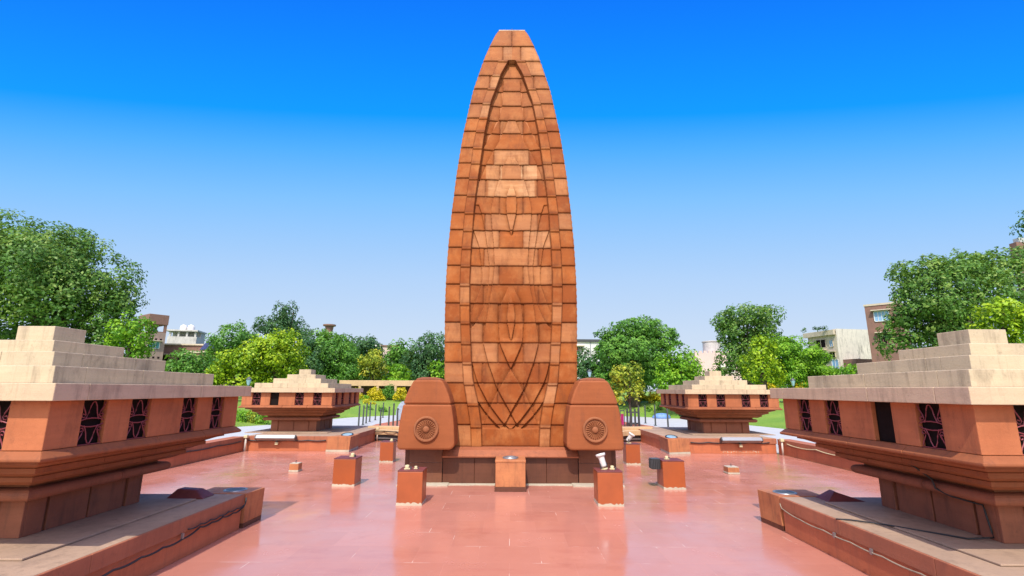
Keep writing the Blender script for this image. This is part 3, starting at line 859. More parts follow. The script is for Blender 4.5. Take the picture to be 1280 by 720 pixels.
# ---------------------------------------------------------------- painted pedestals with lamps
def pedestal(x0, x1, y0, h, label, group='orange painted lamp pedestals on the plaza'):
    w = x1 - x0
    t = thing('lamp_pedestal', label, 'pedestal', ((x0+x1)/2, y0 + w/2, 0), 0, group)
    obj('body', MB().box(-w/2, w/2, -w/2, w/2, .03, h - .022), M['orange'], t, .01)
    obj('lid', MB().box(-w/2 - .004, w/2 + .004, -w/2 - .004, w/2 + .004, h - .02, h), M['hood'], t, .005)
    n = 14; pts = []
    for i in range(n+1): pts.append((-w/2 - .004 + (w+.008)*i/n, .03 + rr.uniform(.0, .035)))
    pts = pts[::-1] + [(-w/2 - .004, 0), (w/2 + .004, 0)]
    obj('mortar_foot', MB().prism(pts[::-1][::-1], -w/2 - .006, w/2 + .006), M['mortar'], t)
    return t
pedestal(-2.40, -1.86, 11.1, .70, 'orange pedestal carrying ivory fittings, in front of the left wheel medallion')
pedestal(1.88, 2.42, 11.1, .70, 'orange pedestal carrying the tilted white floodlight, in front of right medallion')
pedestal(-4.49, -3.93, 13.17, .675, 'orange pedestal with one ivory socket, standing alone left of the pylon')
pedestal(3.83, 4.38, 12.94, .68, 'orange pedestal with a black box fixed to its left side')
pedestal(-4.39, -3.94, 17.37, .67, 'orange pedestal half hidden behind the left flame block')
pedestal(3.86, 4.33, 17.06, .66, 'orange pedestal behind the right flame block under a white lamp')

def stub(x0, x1, y0, h, label):
    t = thing('stub_block', label, 'stone block', ((x0+x1)/2, y0, 0), 0, 'short stone stubs on the plaza')
    w = (x1-x0)/2
    obj('body', MB().box(-w, w, 0, 2*w, .05, h - .02), M['block'], t, .008)
    obj('mortar_foot', MB().box(-w-.008, w+.008, -.008, 2*w+.008, 0, .049), M['mortar'], t, .01)
    obj('top', MB().box(-w+.01, w-.01, .01, 2*w-.01, h - .0195, h), M['mortar'], t, .006)
    obj('bolt', MB().lathe([(.012, 0), (.012, .07), (.0005, .075)], 8, Matrix.Translation((0, w, h))), M['dark'], t)
stub(-6.54, -6.27, 15.34, .245, 'short dark stone stub with pale top on the left plaza')
stub(6.43, 6.76, 15.23, .205, 'short orange stone stub with pale top on the right plaza')

def floodlight(label, loc, az, tilt, s=1.0, mat=None):
    t = thing('floodlight', label, 'floodlight', loc, az, 'white canister floodlights on the pedestals')
    obj('base_plate', MB().lathe([(.085*s, 0), (.085*s, .018*s), (.03*s, .03*s)], 16), M['ivory'], t)
    mb = MB()
    for sg in (-1, 1): mb.box(sg*.075*s - .006, sg*.075*s + .006, -.018*s, .018*s, .02, .14*s)
    mb.box(-.081*s, .081*s, -.018*s, .018*s, .018*s, .028*s)
    obj('bracket', mb, M['dark'], t)
    mm = Matrix.Translation((0, 0, .13*s)) @ Matrix.Rotation(tilt, 4, 'X')
    h = obj('housing', MB().lathe([(.0005, -.085*s), (.05*s, -.08*s), (.066*s, -.05*s), (.07*s, .12*s), (.085*s, .16*s), (.108*s, .165*s), (.112*s, .215*s), (.098*s, .222*s), (.09*s, .18*s)], 24, mm, cap=False), M['white'], t, smooth=True)
    obj('lens', MB().lathe([(.091*s, .185*s), (.0005, .19*s)], 24, mm, cap=False), M['lenspale'], h)
    return t
floodlight('white canister floodlight tilted up on the pedestal before the right medallion', (2.09, 11.42, .70), R(10), R(-14), .95).rotation_euler.y = R(-12)
floodlight('white canister floodlight leaning on pedestal behind the right flame block', (4.02, 17.3, .66), R(80), R(35), 1.0)

def socket(label, loc, s=1.0):
    t = thing('lamp_socket', label, 'lamp socket', loc, rr.uniform(-.5, .5), 'ivory lamp fittings on the pedestals')
    obj('base_plate', MB().box(-.06*s, .06*s, -.045*s, .045*s, 0, .02*s), M['ivory'], t, .004)
    obj('cup', MB().lathe([(.042*s, .02*s), (.045*s, .075*s), (.032*s, .085*s), (.028*s, .04*s)], 16, cap=False), M['ivory'], t, smooth=True)
    obj('clip', MB().box(.062*s, .09*s, -.02*s, .02*s, 0, .05*s), M['dark'], t, .003)
    return t
socket('ivory lamp socket at left edge of the pedestal before the left medallion', (-2.24, 11.3, .70), 1.05)
socket('small ivory clip beside another socket on the front left pedestal', (-2.06, 11.36, .70), .7)
socket('lone ivory socket on the pedestal left of the pylon', (-4.12, 13.5, .675), 1.1)
socket('ivory socket beside the white floodlight on the front right pedestal', (2.26, 11.4, .70), .9)
socket('ivory socket on the pedestal with the black side box', (4.02, 13.2, .68), .95)
socket('ivory socket on pedestal behind the left flame block', (-4.05, 17.55, .67), .95)

bx = thing('control_box', 'black finned control box fixed to the left side of an orange pedestal', 'control box', (3.715, 13.2, .45))
obj('case', MB().box(-.11, .108, -.12, .12, 0, .24), M['black'], bx, .01)
mb = MB()
for k in range(5): mb.box(-.13 , -.112, -.11 + .05*k, -.09 + .05*k, .01, .23); mb.box(-.1 + .045*k, -.085 + .045*k, -.138, -.122, .01, .23)
obj('fins', mb, M['dark'], bx)
obj('lid', MB().box(-.12, .1, -.13, .13, .242, .256), M['dark'], bx, .004)

def linear_light(label, x0, x1, y, z):
    t = thing('linear_floodlight', label, 'floodlight', ((x0+x1)/2, y, z), 0, 'long floodlights on the far platforms')
    w = (x1-x0)/2
    m_ = Matrix.Rotation(R(-32), 4, 'X')
    obj('housing', MB().box(-w, w, -.1, .1, -.07, .07, m_), M['steel'], t, .015)
    obj('lens', MB().box(-w+.08, w-.08, -.08, .08, .071, .08, m_), M['lenspale'], t, .003)
    for sg in (-1, 1):
        obj('end_cap', MB().box(sg*w - .02, sg*w + .02, -.105, .105, -.076, .084, m_), M['dark'], t, .004)
    obj('driver_box', MB().box(-.06, .06, .06, .135, -.27, -.17), M['ivory'], t, .008)
    obj('bracket', MB().box(-.02, .02, .085, .135, -.168, -.06), M['dark'], t)
    return t
linear_light('long grey floodlight fixed to the front of the far left platform', -10.0, -8.45, 20.17, .52)
linear_light('long grey floodlight fixed to the front of the far right platform', 8.25, 9.82, 19.95, .52)

# ---------------------------------------------------------------- cables, pipes
def cable(name, label, pts, r, mat, clips=None, sag=.0, n=6, cat='cable'):
    full = []
    for a, b in zip(pts, pts[1:]):
        a, b = Vector(a), Vector(b); L = (b-a).length; k = max(2, int(L/.06))
        for i in range(k):
            s = i/k; p = a.lerp(b, s); p.z -= sag * 4*s*(1-s); full.append(p)
    full.append(Vector(pts[-1]))
    t = thing(name, label, cat)
    obj('sheath', MB().tube(full, r, 6), mat, t, smooth=True)
    if clips:
        for p in clips:
            obj('clip', MB().box(p[0]-.012, p[0]+.012, p[1]-.02, p[1]+.02, p[2]-.035, p[2]+.035), M['steel'], t)
    return t
ys = [5.4, 5.9, 6.35, 6.8, 7.2, 7.6, 8.0, 8.3, 8.6, 8.9, 9.15]
cable('cable', 'black corrugated cable sagging along the side of the left front platform', [(-4.672, y, .30 + .05*(y > 7.7) + rr.uniform(-.008, .008)) for y in ys] + [(-4.66, 9.25, .42), (-4.66, 9.27, .52)], .014, M['black'], [(-4.675, 7.6, .34)], .02)
cable('cable', 'thin second black cable above the corrugated one near the left lamp block', [(-4.668, y, .40 + rr.uniform(-.006, .006)) for y in (7.7, 8.0, 8.25, 8.5, 8.75, 9.0, 9.22)], .011, M['black'], None, .02)
cable('cable', 'pale cable along the side of the right front platform', [(4.745, 9.2, .47), (4.742, 9.15, .40)] + [(4.742, y, .345) for y in (8.6, 8.0, 7.4, 6.8, 6.2, 5.6)], .010, M['cablebrown'], [(4.745, 7.75, .345), (4.745, 7.0, .345)], .014)
cable('cable', 'black cable hanging down the mouldings and base of the right front lantern', [(5.44, 7.15, 1.46), (5.55, 7.1, 1.40), (5.71, 7.02, 1.24), (5.72, 7.0, 1.13), (5.79, 6.85, 1.06), (5.975, 6.62, 1.0), (5.975, 6.55, .64), (5.7, 6.6, .615), (5.2, 7.3, .60), (4.9, 7.6, .59), (4.765, 7.7, .575)], .011, M['black'], None, .0)
cable('cable', 'black cable along the front of the far left platform', [(x, 20.325, .42) for x in (-10.4, -9.6, -8.8, -8.0, -7.3)], .022, M['black'], None, .03)
cable('cable', 'black cable along the front of the far right platform', [(x, 20.105, .42) for x in (7.1, 7.8, 8.6, 9.4, 10.2)], .022, M['black'], None, .03)
cable('cable', 'black cable along the low kerb wall on the left', [(-10.495, y, .40) for y in (20, 18.4, 16.8, 15.2, 13.6, 12)], .02, M['black'], None, .03)
cable('cable', 'pale looping cable along the low kerb wall on the right', [(10.495, y, .44) for y in (19.4, 17.6, 15.8, 14.2, 12.6)], .018, M['ivory'], None, .06)
for lab, x, y in (('short off-white pipe standing in the corner by the far left platform', -10.42, 20.2), ('short off-white pipe standing in the corner by the far right platform', 10.42, 19.6), ('short off-white pipe standing beside the curved bench on the left', -6.33, 24.4)):
    t = thing('conduit_pipe', lab, 'pipe', (x, y, 0))
    obj('tube', MB().lathe([(.035, 0), (.035, .50)], 10), M['pipe'], t, smooth=True)
    obj('junction_box', MB().box(-.07, .07, -.07, .07, .50, .62), M['ivory'], t, .02)

# ---------------------------------------------------------------- curved cream benches behind the pylon
def bench(label, pts, w=.5):
    t = thing('curved_bench', label, 'bench', (0, 0, 0), 0, 'curved cream benches behind the pylon')
    P = [Vector((x, y, 0)) for x, y in pts]
    dense = []
    for i in range(len(P)-1):
        p0, p1, p2, p3 = P[max(i-1,0)], P[i], P[i+1], P[min(i+2,len(P)-1)]
        for k in range(6):
            s = k/6
            dense.append(.5*((2*p1)+(p2-p0)*s+(2*p0-5*p1+4*p2-p3)*s*s+(3*p1-p0-3*p2+p3)*s**3))
    dense.append(P[-1])
    def sweep(o0, o1, z0, z1):
        rs = []
        for i, p in enumerate(dense):
            tg = (dense[min(i+1, len(dense)-1)] - dense[max(i-1, 0)]).normalized(); nn = Vector((-tg.y, tg.x, 0))
            a, b = p + nn*o0, p + nn*o1
            rs.append([(a.x,a.y,z0),(b.x,b.y,z0),(b.x,b.y,z1),(a.x,a.y,z1)])
        return MB().rings(rs)
    obj('seat', sweep(0, w, .30, .52), M['cbench'], t, .015)
    obj('back', sweep(w*.75, w*1.5, .523, .66), M['cbench'], t, .015)
    obj('base', sweep(.14, w*1.4, 0, .298), M['dark'], t)  # dark colour stands in for the shaded gap under the seat
    obj('lamp_strip', sweep(.09, .13, .10, .16), M['steel'], t)
    return t
bench('curved cream stone bench behind the left flame block with a black cable on it', [(-6.9, 24.35), (-6.0, 24.3), (-5.3, 23.9), (-4.8, 23.1), (-4.5, 22.0)])
b2 = bench('curved cream stone bench behind the right flame block', [(4.4, 21.6), (4.75, 22.8), (5.3, 23.9), (6.0, 24.4), (7.0, 24.5)])
cable('cable', 'black cable lying along the curved bench on the left', [(-6.8, 24.30, .47), (-6.0, 24.25, .47), (-5.3, 23.86, .46), (-4.85, 23.1, .42)], .025, M['black'], None, .01)

# ---------------------------------------------------------------- trees
CUBE = np.array([(-.5, 0), (0, -.22), (.5, 0), (0, .22)])
def leaf_mesh(name, centers, normals, sizes, attr, mat):
    n = len(centers)
    nrm = normals / np.linalg.norm(normals, axis=1, keepdims=True)
    ref = rng.normal(size=(n, 3))
    a = np.cross(nrm, ref); a /= np.linalg.norm(a, axis=1, keepdims=True) + 1e-9
    b = np.cross(nrm, a)
    s = sizes[:, None]
    v = np.empty((n, 4, 3))
    droop = -.18 * s * nrm
    v[:, 0] = centers - a*.55*s + droop; v[:, 1] = centers - b*.30*s; v[:, 2] = centers + a*.55*s + droop; v[:, 3] = centers + b*.30*s
    me = bpy.data.meshes.new(name)
    me.vertices.add(n*4); me.vertices.foreach_set('co', v.reshape(-1).astype(np.float32))
    me.loops.add(n*4); me.loops.foreach_set('vertex_index', np.arange(n*4, dtype=np.int32))
    me.polygons.add(n); me.polygons.foreach_set('loop_start', np.arange(0, n*4, 4, dtype=np.int32)); me.polygons.foreach_set('loop_total', np.full(n, 4, np.int32))
    me.update(calc_edges=True)
    la = me.attributes.new('leaf', 'FLOAT', 'FACE'); la.data.foreach_set('value', attr.astype(np.float32))
    me.materials.append(mat)
    return me

def foliage(lobes, leaf, density=1.0, clump=.0, gaps=.25, droop=0., flat=1.0):
    """leaf centres, normals, sizes and tint for ellipsoid lobes [(centre, rx, ry, rz)]"""
    C, N, S, T = [], [], [], []
    for (c, rx, ry, rz) in lobes:
        area = 4*math.pi*(((rx*ry)**1.6 + (rx*rz)**1.6 + (ry*rz)**1.6)/3)**(1/1.6)
        rc = clump if clump else max(.21*min(rx, rz) + .12*leaf*3, leaf*1.9)
        nc = max(7, int(area / (rc*rc*1.75)))
        d = rng.normal(size=(nc, 3)); d /= np.linalg.norm(d, axis=1, keepdims=True)
        d = d[d[:, 2] > -.75]; nc = len(d)
        rad = rng.uniform(.62, 1.04, nc)
        keep = rng.random(nc) > gaps*.35
        d, rad = d[keep], rad[keep]; nc = len(d)
        cc = np.array(c) + d * rad[:, None] * np.array([rx, ry, rz])
        tone = np.clip(rng.normal(.45, .22, nc), 0, 1)
        rcs = rc * rng.uniform(.6, 1.35, nc)
        for k in range(nc):
            m = max(4, int(density * 6.4 * (rcs[k]/leaf)**2))
            q = rng.normal(size=(m, 3)); q /= np.linalg.norm(q, axis=1, keepdims=True)
            out = d[k]
            q[:, 2] *= flat
            q = np.where((q @ out)[:, None] < -.35, -q, q)
            pos = cc[k] + q * rcs[k] * rng.uniform(.55, 1.05, m)[:, None]
            pos[:, 2] -= droop * rng.random(m) * rcs[k]
            nn = q*.75 + out*.45 + np.array([0, 0, .35]) + rng.normal(size=(m, 3))*.42
            C.append(pos); N.append(nn); S.append(.9 * leaf * rng.uniform(.65, 1.3, m)); T.append(np.clip(tone[k] + rng.normal(0, .2, m), 0, 1))
        # sparse inner leaves close the crown
        m = int(area / (leaf*leaf) * .38 * density)
        q = rng.normal(size=(m, 3)); q /= np.linalg.norm(q, axis=1, keepdims=True)
        C.append(np.array(c) + q * rng.uniform(.3, .72, m)[:, None] * np.array([rx, ry, rz])); N.append(q + rng.normal(size=(m, 3))*.5)
        S.append(leaf * rng.uniform(.9, 1.6, m)); T.append(np.clip(rng.normal(.3, .15, m), 0, 1))
    return np.concatenate(C), np.concatenate(N), np.concatenate(S), np.concatenate(T)

def px_lobes(lst, Y, dy=0):
    out = []
    for i, (px, py, rx, ry) in enumerate(lst):
        yy = Y + (((i*37) % 5) - 2) * .35 * rx * wpx(Y) * .5
        c = at(px, py, yy); k = wpx(yy) * (1 + 0.0)
        out.append((tuple(c), rx*k, rx*k*.9, ry*k))
    return out

def tree(name, label, Y, lobes, mat, leaf, density=1.0, gaps=.25, droop=0., clump=0., flat=1., trunk=True, group='trees beyond the plaza', cat='tree', trunk_px=None, tr=.3):
    L = px_lobes(lobes, Y)
    cx = sum(l[0][0]*l[1] for l in L)/sum(l[1] for l in L)
    if trunk_px is not None: cx = at(trunk_px, 480, Y).x
    t = thing(name, label, cat, (cx, Y, -.06), 0, group)
    C, N, S, T = foliage(L, leaf, density, clump, gaps, droop, flat)
    C = C - np.array([cx, Y, -.06])
    keep = C[:, 2] > .1
    me = leaf_mesh('crown', C[keep], N[keep], S[keep], T[keep], M[mat])
    obj('crown', me, None, t)
    if trunk:
        zb = min(l[0][2] - l[3] for l in L) + .06
        ztop = max(l[0][2] for l in L) + .06
        fork = max(.8, min(zb + .25*(ztop - zb), ztop*.5))
        mb = MB().tube([(0, 0, 0), (.05, 0, fork*.5), (0, .03, fork), (.05, 0, fork + .5*(ztop-fork)), (.1, 0, ztop)], [tr*1.25, tr, tr*.85, tr*.5, tr*.15], 8)
        for l in L:
            p = Vector(l[0]) - Vector((cx, Y, -.06))
            mid = Vector((p.x*.45, p.y*.4, fork + .55*(max(p.z, fork*.9) - fork)))
            mb.tube([(0, 0, fork*.9), mid, p], [tr*.55, tr*.34, tr*.12], 6)
        obj('trunk', mb, M['bark'], t, smooth=True)
    return t

tree('broadleaf_tree', 'huge dark green broadleaf tree cut by the left picture edge', 38, [(30,352,78,66),(98,372,62,72),(20,425,60,50),(135,402,30,46),(62,318,48,40),(-30,330,60,70),(105,438,50,30),(88,312,32,26),(150,372,18,26),(2,300,30,26)], 'leaf_deep', .27, 1.0, .35, trunk_px=60, tr=.5)
tree('young_tree', 'bright green young tree between the huge left tree and the brick tower', 33, [(163,414,22,20),(152,432,15,18),(174,434,12,14)], 'leaf_fresh', .24)
tree('bushy_tree', 'low bushy green tree in front of the left brick houses', 52, [(236,452,20,13),(222,462,16,10),(251,458,14,12),(240,466,26,12)], 'leaf_mid', .34, .9)
tree('round_tree', 'rounded mid green tree behind the bright green pair, left', 62, [(292,428,26,22),(277,445,18,22),(311,440,18,25),(296,458,30,26)], 'leaf_mid', .34)
tree('tall_tree', 'tall dark bluish tree with sparse tiered clumps rising above the others at left', 68, [(358,388,13,10),(352,399,14,7),(364,404,16,7),(346,412,18,7),(372,414,12,7),(328,404,8,6),(323,413,9,4),(337,410,9,6),(360,420,18,8),(377,421,6,4)], 'leaf_dark', .33, 1.0, .5, tr=.35, trunk_px=357)
tree('bright_tree', 'bright yellow green tree, lower and left one of a pair', 48, [(288,456,19,20),(312,450,22,22),(300,474,34,18),(278,470,14,16)], 'leaf_bright', .31, 1.0, .2, .3)
tree('bright_tree', 'bright yellow green tree with the taller crown of a pair', 49.5, [(345,440,26,26),(363,448,18,26),(348,470,30,18),(330,436,16,18),(362,426,12,12)], 'leaf_bright', .31, 1.0, .2, .3)
tree('dark_tree', 'dark green tree filling the gap right of the bright pair', 64, [(386,448,18,28),(380,430,13,12),(378,466,20,20)], 'leaf_dark', .35)
tree('broadleaf_tree', 'mid green spreading tree behind the far left lantern', 66, [(411,438,22,22),(430,452,22,20),(402,460,18,22),(441,466,18,14),(420,470,30,16)], 'leaf_mid', .32, 1.0, .3)
tree('broadleaf_tree', 'pale green tree top just below the flared water tower', 74, [(400,424,16,10),(420,426,16,10),(433,432,12,11),(415,440,30,14)], 'leaf_mid', .48)
tree('round_tree', 'round dark domed tree right of the water tower', 80, [(455,431,19,10),(452,441,22,12),(460,450,22,16)], 'leaf_dark', .46)
tree('flowering_tree', 'yellowish green tree with pale blossom above the long cream wall', 65, [(467,452,14,13),(460,466,13,10),(476,464,10,12)], 'leaf_olive', .38)
tree('broadleaf_tree', 'mid green tree behind the small clipped one, left of the pylon', 74, [(502,440,15,14),(490,455,15,18),(510,456,18,20)], 'leaf_mid', .46)
tree('dark_tree', 'large dark green tree touching the left edge of the pylon', 68, [(540,436,24,20),(524,452,22,24),(550,455,18,25),(535,468,28,16)], 'leaf_dark', .35, 1.0, .3)
tree('small_tree', 'small clipped conical green tree above the long cream wall', 65, [(498,460,10,5),(498,466,15,5),(498,472,17,5),(499,477,16,4)], 'leaf_fresh', .30, 1.0, .2, 0, .0, .5)
tree('young_tree', 'small bright green tree close to the left edge of the pylon', 65, [(549,461,9,8),(546,470,10,8)], 'leaf_fresh', .34)
tree('dark_tree', 'dark green tree touching the right edge of the pylon', 56, [(726,452,15,18),(744,458,13,16),(735,474,26,18)], 'leaf_dark', .35)
tree('broadleaf_tree', 'big spreading green tree with tiered branches, right of the pylon', 53, [(797,412,30,17),(775,425,28,18),(818,422,26,17),(832,434,16,12),(764,436,18,14),(790,440,44,18),(760,456,18,16),(800,462,48,22),(770,478,30,16)], 'leaf_mid', .29, 1.15, .2, 0, 0, .6, tr=.5)
tree('drooping_tree', 'bright drooping tree against the pale pink building', 46, [(852,450,22,16),(840,462,20,16),(864,462,13,16),(850,474,28,14)], 'leaf_fresh', .31, 1.0, .3, .9)
tree('sapling', 'thin yellow green sapling behind the right flame block', 34, [(776,468,7,6),(790,467,6,6),(783,480,10,9),(790,494,10,10),(772,492,8,10),(797,484,6,7)], 'leaf_olive', .24, .8, .6, 0, .55, tr=.09, trunk_px=786)
tree('tall_tree', 'tall irregular dark tree with an olive tinted top, right of the pink building', 62, [(936,398,30,15),(958,396,18,14),(912,410,16,20),(928,420,26,18),(950,414,22,14),(920,446,20,22),(904,404,9,12),(900,464,9,9),(935,455,22,25)], 'leaf_deep', .35, 1.0, .55, tr=.45)
tree('bright_tree', 'bright yellow green tree in front of the domed one, far right lantern behind', 45, [(952,442,19,20),(944,458,18,18),(960,464,18,18),(955,428,10,9)], 'leaf_bright', .30, 1.0, .2, .3)
tree('domed_tree', 'wide domed feathery green tree left of the stained cream house', 52, [(990,446,34,22),(972,436,22,14),(1010,456,26,20),(1022,468,20,14),(990,470,46,22)], 'leaf_fresh', .24, 1.2, .0, .0, .75, .6)
tree('broadleaf_tree', 'huge green broadleaf tree before the brick tower at right', 40, [(1190,368,56,44),(1150,346,34,24),(1232,342,42,28),(1147,386,32,36),(1124,426,22,22),(1258,376,40,48),(1196,420,52,32),(1276,328,22,16),(1205,335,30,20),(1124,398,12,18)], 'leaf_deep', .28, 1.0, .45, trunk_px=1195, tr=.5)
tree('young_tree', 'bright yellow green tree peering over the right front lantern roof', 31, [(1252,402,24,26),(1272,412,20,30),(1232,420,16,14),(1254,380,12,14)], 'leaf_bright', .28)
tree('bushy_tree', 'small green bush below the stained cream house', 46, [(1057,463,9,7),(1064,468,10,8)], 'leaf_fresh', .3)
tree('feathery_tree', 'dark feathery branch entering at the right picture edge', 44, [(1283,282,11,5),(1290,270,12,6),(1296,292,14,8),(1300,310,16,14),(1310,345,22,34)], 'leaf_dark', .3, .8, .5, trunk_px=1345)

# far-off wood closing the horizon
lobes = []
for i in range(70):
    px = -60 + i*20.5 + rr.uniform(-6, 6)
    py = 470 + rr.uniform(-6, 6)
    c = at(px, py, rr.uniform(92, 118)); k = wpx(105)
    lobes.append((tuple(c), 20*k, 18*k, rr.uniform(13, 19)*k))
C, N, S, T = foliage(lobes, .8, .8)
kk = C[:, 2] > 0
o = obj('distant_wood', leaf_mesh('distant_wood', C[kk], N[kk], S[kk], T[kk], M['leaf_dark']), None)
tag(o, 'dark band of far-off trees closing the park behind everything', 'trees', None, 'stuff')

# ---------------------------------------------------------------- shrubs, hedges, topiary
def shrub(name, label, cat, balls, mat, leaf, group=None, stem=True, dens=1.1):
    x = sum(b[0] for b in balls)/len(balls); y = balls[0][1]
    zg = max(-.06, min(b[2] for b in balls) - 1.3) if stem else -.06
    t = thing(name, label, cat, (x, y, zg), 0, group)
    L = [((bx-x, 0, bz-zg), r, r, r*.85) for bx, by, bz, r in balls]
    C, N, S, T = foliage(L, leaf, dens, leaf*1.4, .05)
    obj('foliage', leaf_mesh('foliage', C, N, S, T, M[mat]), None, t)
    if stem:
        mb = MB().tube([(0, 0, 0), (0, 0, max(.3, balls[0][2]-zg))], [.06, .04], 6)
        for b in balls: mb.tube([(0, 0, max(.15, (balls[0][2]-zg)*.4)), (b[0]-x, 0, b[2]-zg)], [.035, .02], 5)
        obj('stem', mb, M['bark'], t)
    return t
def pxb(px, py, r, Y):
    p = at(px, py, Y); return (p.x, Y, p.z, r*wpx(Y))
G = 'golden clipped shrubs on the lawn'
for lab, Y, bl in [
    ('golden clipped shrub with three stacked cushions, left of the pylon', 56, [(469,491,7),(463,494,5),(473,496,6),(467,500,5),(477,498,4)]),
    ('golden clipped shrub cut by the eaves of the far left lantern', 55, [(450,495,4),(446,488,3)]),
    ('low lime yellow ball shrub before the three cushion shrub', 53, [(458,503,4),(465,507,4)]),
    ('golden clipped shrub beside the left flame block', 56, [(502,490,6),(497,496,5),(507,496,5)]),
    ('golden clipped shrub right of the sapling, left of a pair', 55, [(799,492,6),(797,498,4),(803,497,4)]),
    ('golden clipped shrub right of the sapling, touching the far right lantern', 54, [(817,494,6),(822,499,5),(813,500,4)]),
    ('golden shrub glimpsed behind the right flame block', 40, [(766,492,5),(769,500,5),(764,504,5)]),
    ('golden shrub top showing between the two right lanterns', 50, [(961,485,7),(970,486,5),(968,505,4)]),
    ('golden shrub top showing above the right front lantern eaves', 50, [(1000,485,8),(1012,486,6)])]:
    shrub('golden_shrub', lab, 'shrub', [pxb(*b, Y) for b in bl], 'leaf_yellow', .16, G)
shrub('clipped_shrub', 'dark green clipped shrub under the long cream wall', 'shrub', [pxb(*b, 57) for b in [(486,488,6),(480,492,6),(490,493,5)]], 'leaf_mid', .2)
for lab, pts in [('variegated shrub under the left eaves, leftmost of three', (303,522)), ('variegated shrub under the left eaves, middle of three', (316,520)), ('variegated shrub under the left eaves, rightmost of three', (328,523))]:
    shrub('variegated_shrub', lab, 'shrub', [pxb(pts[0], pts[1]-2, 5, 35), pxb(pts[0]-3, pts[1]+4, 4, 35), pxb(pts[0]+3, pts[1]+5, 4, 35)], 'leaf_olive' if pts[0] == 316 else 'leaf_fresh', .16, 'variegated shrubs beside the path')
for lab, px, py in [('dark little shrub at the path edge beside the first post', 449, 517), ('dark little shrub among the thin posts, left', 460, 514), ('dark little shrub behind the middle posts', 478, 513), ('little green shrub behind the right posts', 812, 515), ('little dark green shrub at lawn edge left of the far right lantern', 824, 508)]:
    shrub('small_shrub', lab, 'shrub', [pxb(px, py-2, 3.2, 50), pxb(px+1.5, py+2, 3, 50)], 'leaf_mid', .2, 'small dark shrubs along the path')
def hedge(label, x0, x1, y, zb, z, d=1.0, mat='leaf_fresh'):
    n = int((x1-x0)*d*60) + int((x1-x0)*(z-zb)*110)
    C = np.stack([rng.uniform(x0, x1, n), rng.uniform(y, y+d, n), rng.uniform(zb-.05, z, n)], -1)
    f = rng.random(n)
    C[f < .55, 1] = y + rng.normal(0, .04, (f < .55).sum()); C[f > .65, 2] = z + rng.normal(0, .05, (f > .65).sum())
    N = np.where((f < .55)[:, None], np.array([0, -1, .4]), np.array([0, -.3, 1.])) + rng.normal(size=(n, 3))*.45
    t = thing('hedge', label, 'hedge', ((x0+x1)/2, y, zb - .06))
    C -= np.array([(x0+x1)/2, y, zb - .06])
    obj('foliage', leaf_mesh('foliage', C, N, rng.uniform(.16, .30, n), np.clip(rng.normal(.5, .22, n), 0, 1), M[mat]), None, t)
    w = (x1-x0)/2 - .08
    obj('branches', MB().box(-w, w, .12, d-.08, .0, z-zb-.06), M['bark'], t)
hedge('clipped green hedge behind the golden shrubs, left of the pylon', -18.5, -9.5, 58, 1.2, at(480, 494.5, 58).z)
hedge('clipped green hedge behind the golden shrubs, right of the pylon', 13.2, 20, 57.5, 1.2, at(800, 495.5, 57.5).z)
hedge('low dark edging hedge along the lawn at left', -25, -18.8, 37.5, .25, .75, .8, 'leaf_fresh')
hedge('low edging hedge along the lawn at right', 19.8, 26, 35, .2, .55, .7, 'leaf_fresh')
t = thing('lawn_sapling', 'bare little sapling on the lawn between the two right lanterns', 'sapling', (22, 40, .35))
obj('trunk', MB().tube([(0,0,0),(.05,0,.9),(0,0,1.7)], [.04,.035,.015], 6).tube([(.04,0,.8),(.3,.05,1.5)], [.02,.008], 5).tube([(.04,0,.6),(-.25,.05,1.3)], [.02,.008], 5), M['bark'], t)

# ---------------------------------------------------------------- posts behind the pylon
POSTS = [(448,534,507,'plump ivy-tangled'),(453.5,531,506.5,''),(457.5,529,504,''),(462,527,503,''),(469,525,505,''),(475,534.5,511,''),(478.5,522,503,''),(485.5,534.5,508,''),(491,535.5,504,''),(496,537,510,''),
         (799.5,535.5,507,''),(807,529,507,''),(819.5,532,506,''),(835.5,538,498,'')]
plab = ['dark thin post at the left end of the row, shrub behind it', 'thin post, second from the left end of the row', 'thin post, third from the left end of the row', 'thin post, fourth from the left end of the row',
        'thin post, fifth from the left end, set far back', 'shorter dark post sixth from the left end', 'faint far post seventh from the left end', 'dark post eighth from the left end', 'taller dark post third from the left flame block' , 'dark post nearest the left flame block',
        'dark post right of the sapling on the right side', 'faint far post on the right side', 'dark post in line with the golden shrub, right side', 'tallest dark post beside the far right lantern']
plab[8] = 'taller dark post next to the one nearest the left flame block'
def ground_pt(px, py):
    u, v = px - CXP, 360 - py
    u, v = u - ROLL*v, v + ROLL*u
    x, y = u/FPX, v/FPX; c, s = math.cos(PITCH), math.sin(PITCH)
    d = (x, c - y*s, s + y*c); t_ = -CAMH/d[2]
    return d[0]*t_, d[1]*t_
for (px, pb, pt, _), lab in zip(POSTS, plab):
    x, y = ground_pt(px, pb)
    h = at(px, pt, y).z
    t = thing('thin_post', lab, 'post', (x, y, -.006), 0, 'thin dark posts behind the pylon')
    obj('shaft', MB().lathe([(.055, .03), (.05, h - .06)], 10), M['post'], t, smooth=False)
    obj('foot', MB().lathe([(.10, 0), (.10, .029)], 12), M['post'], t)
    obj('finial', MB().lathe([(.062, h - .059), (.062, h - .03), (.03, h), (.0005, h + .01)], 10), M['post'], t)

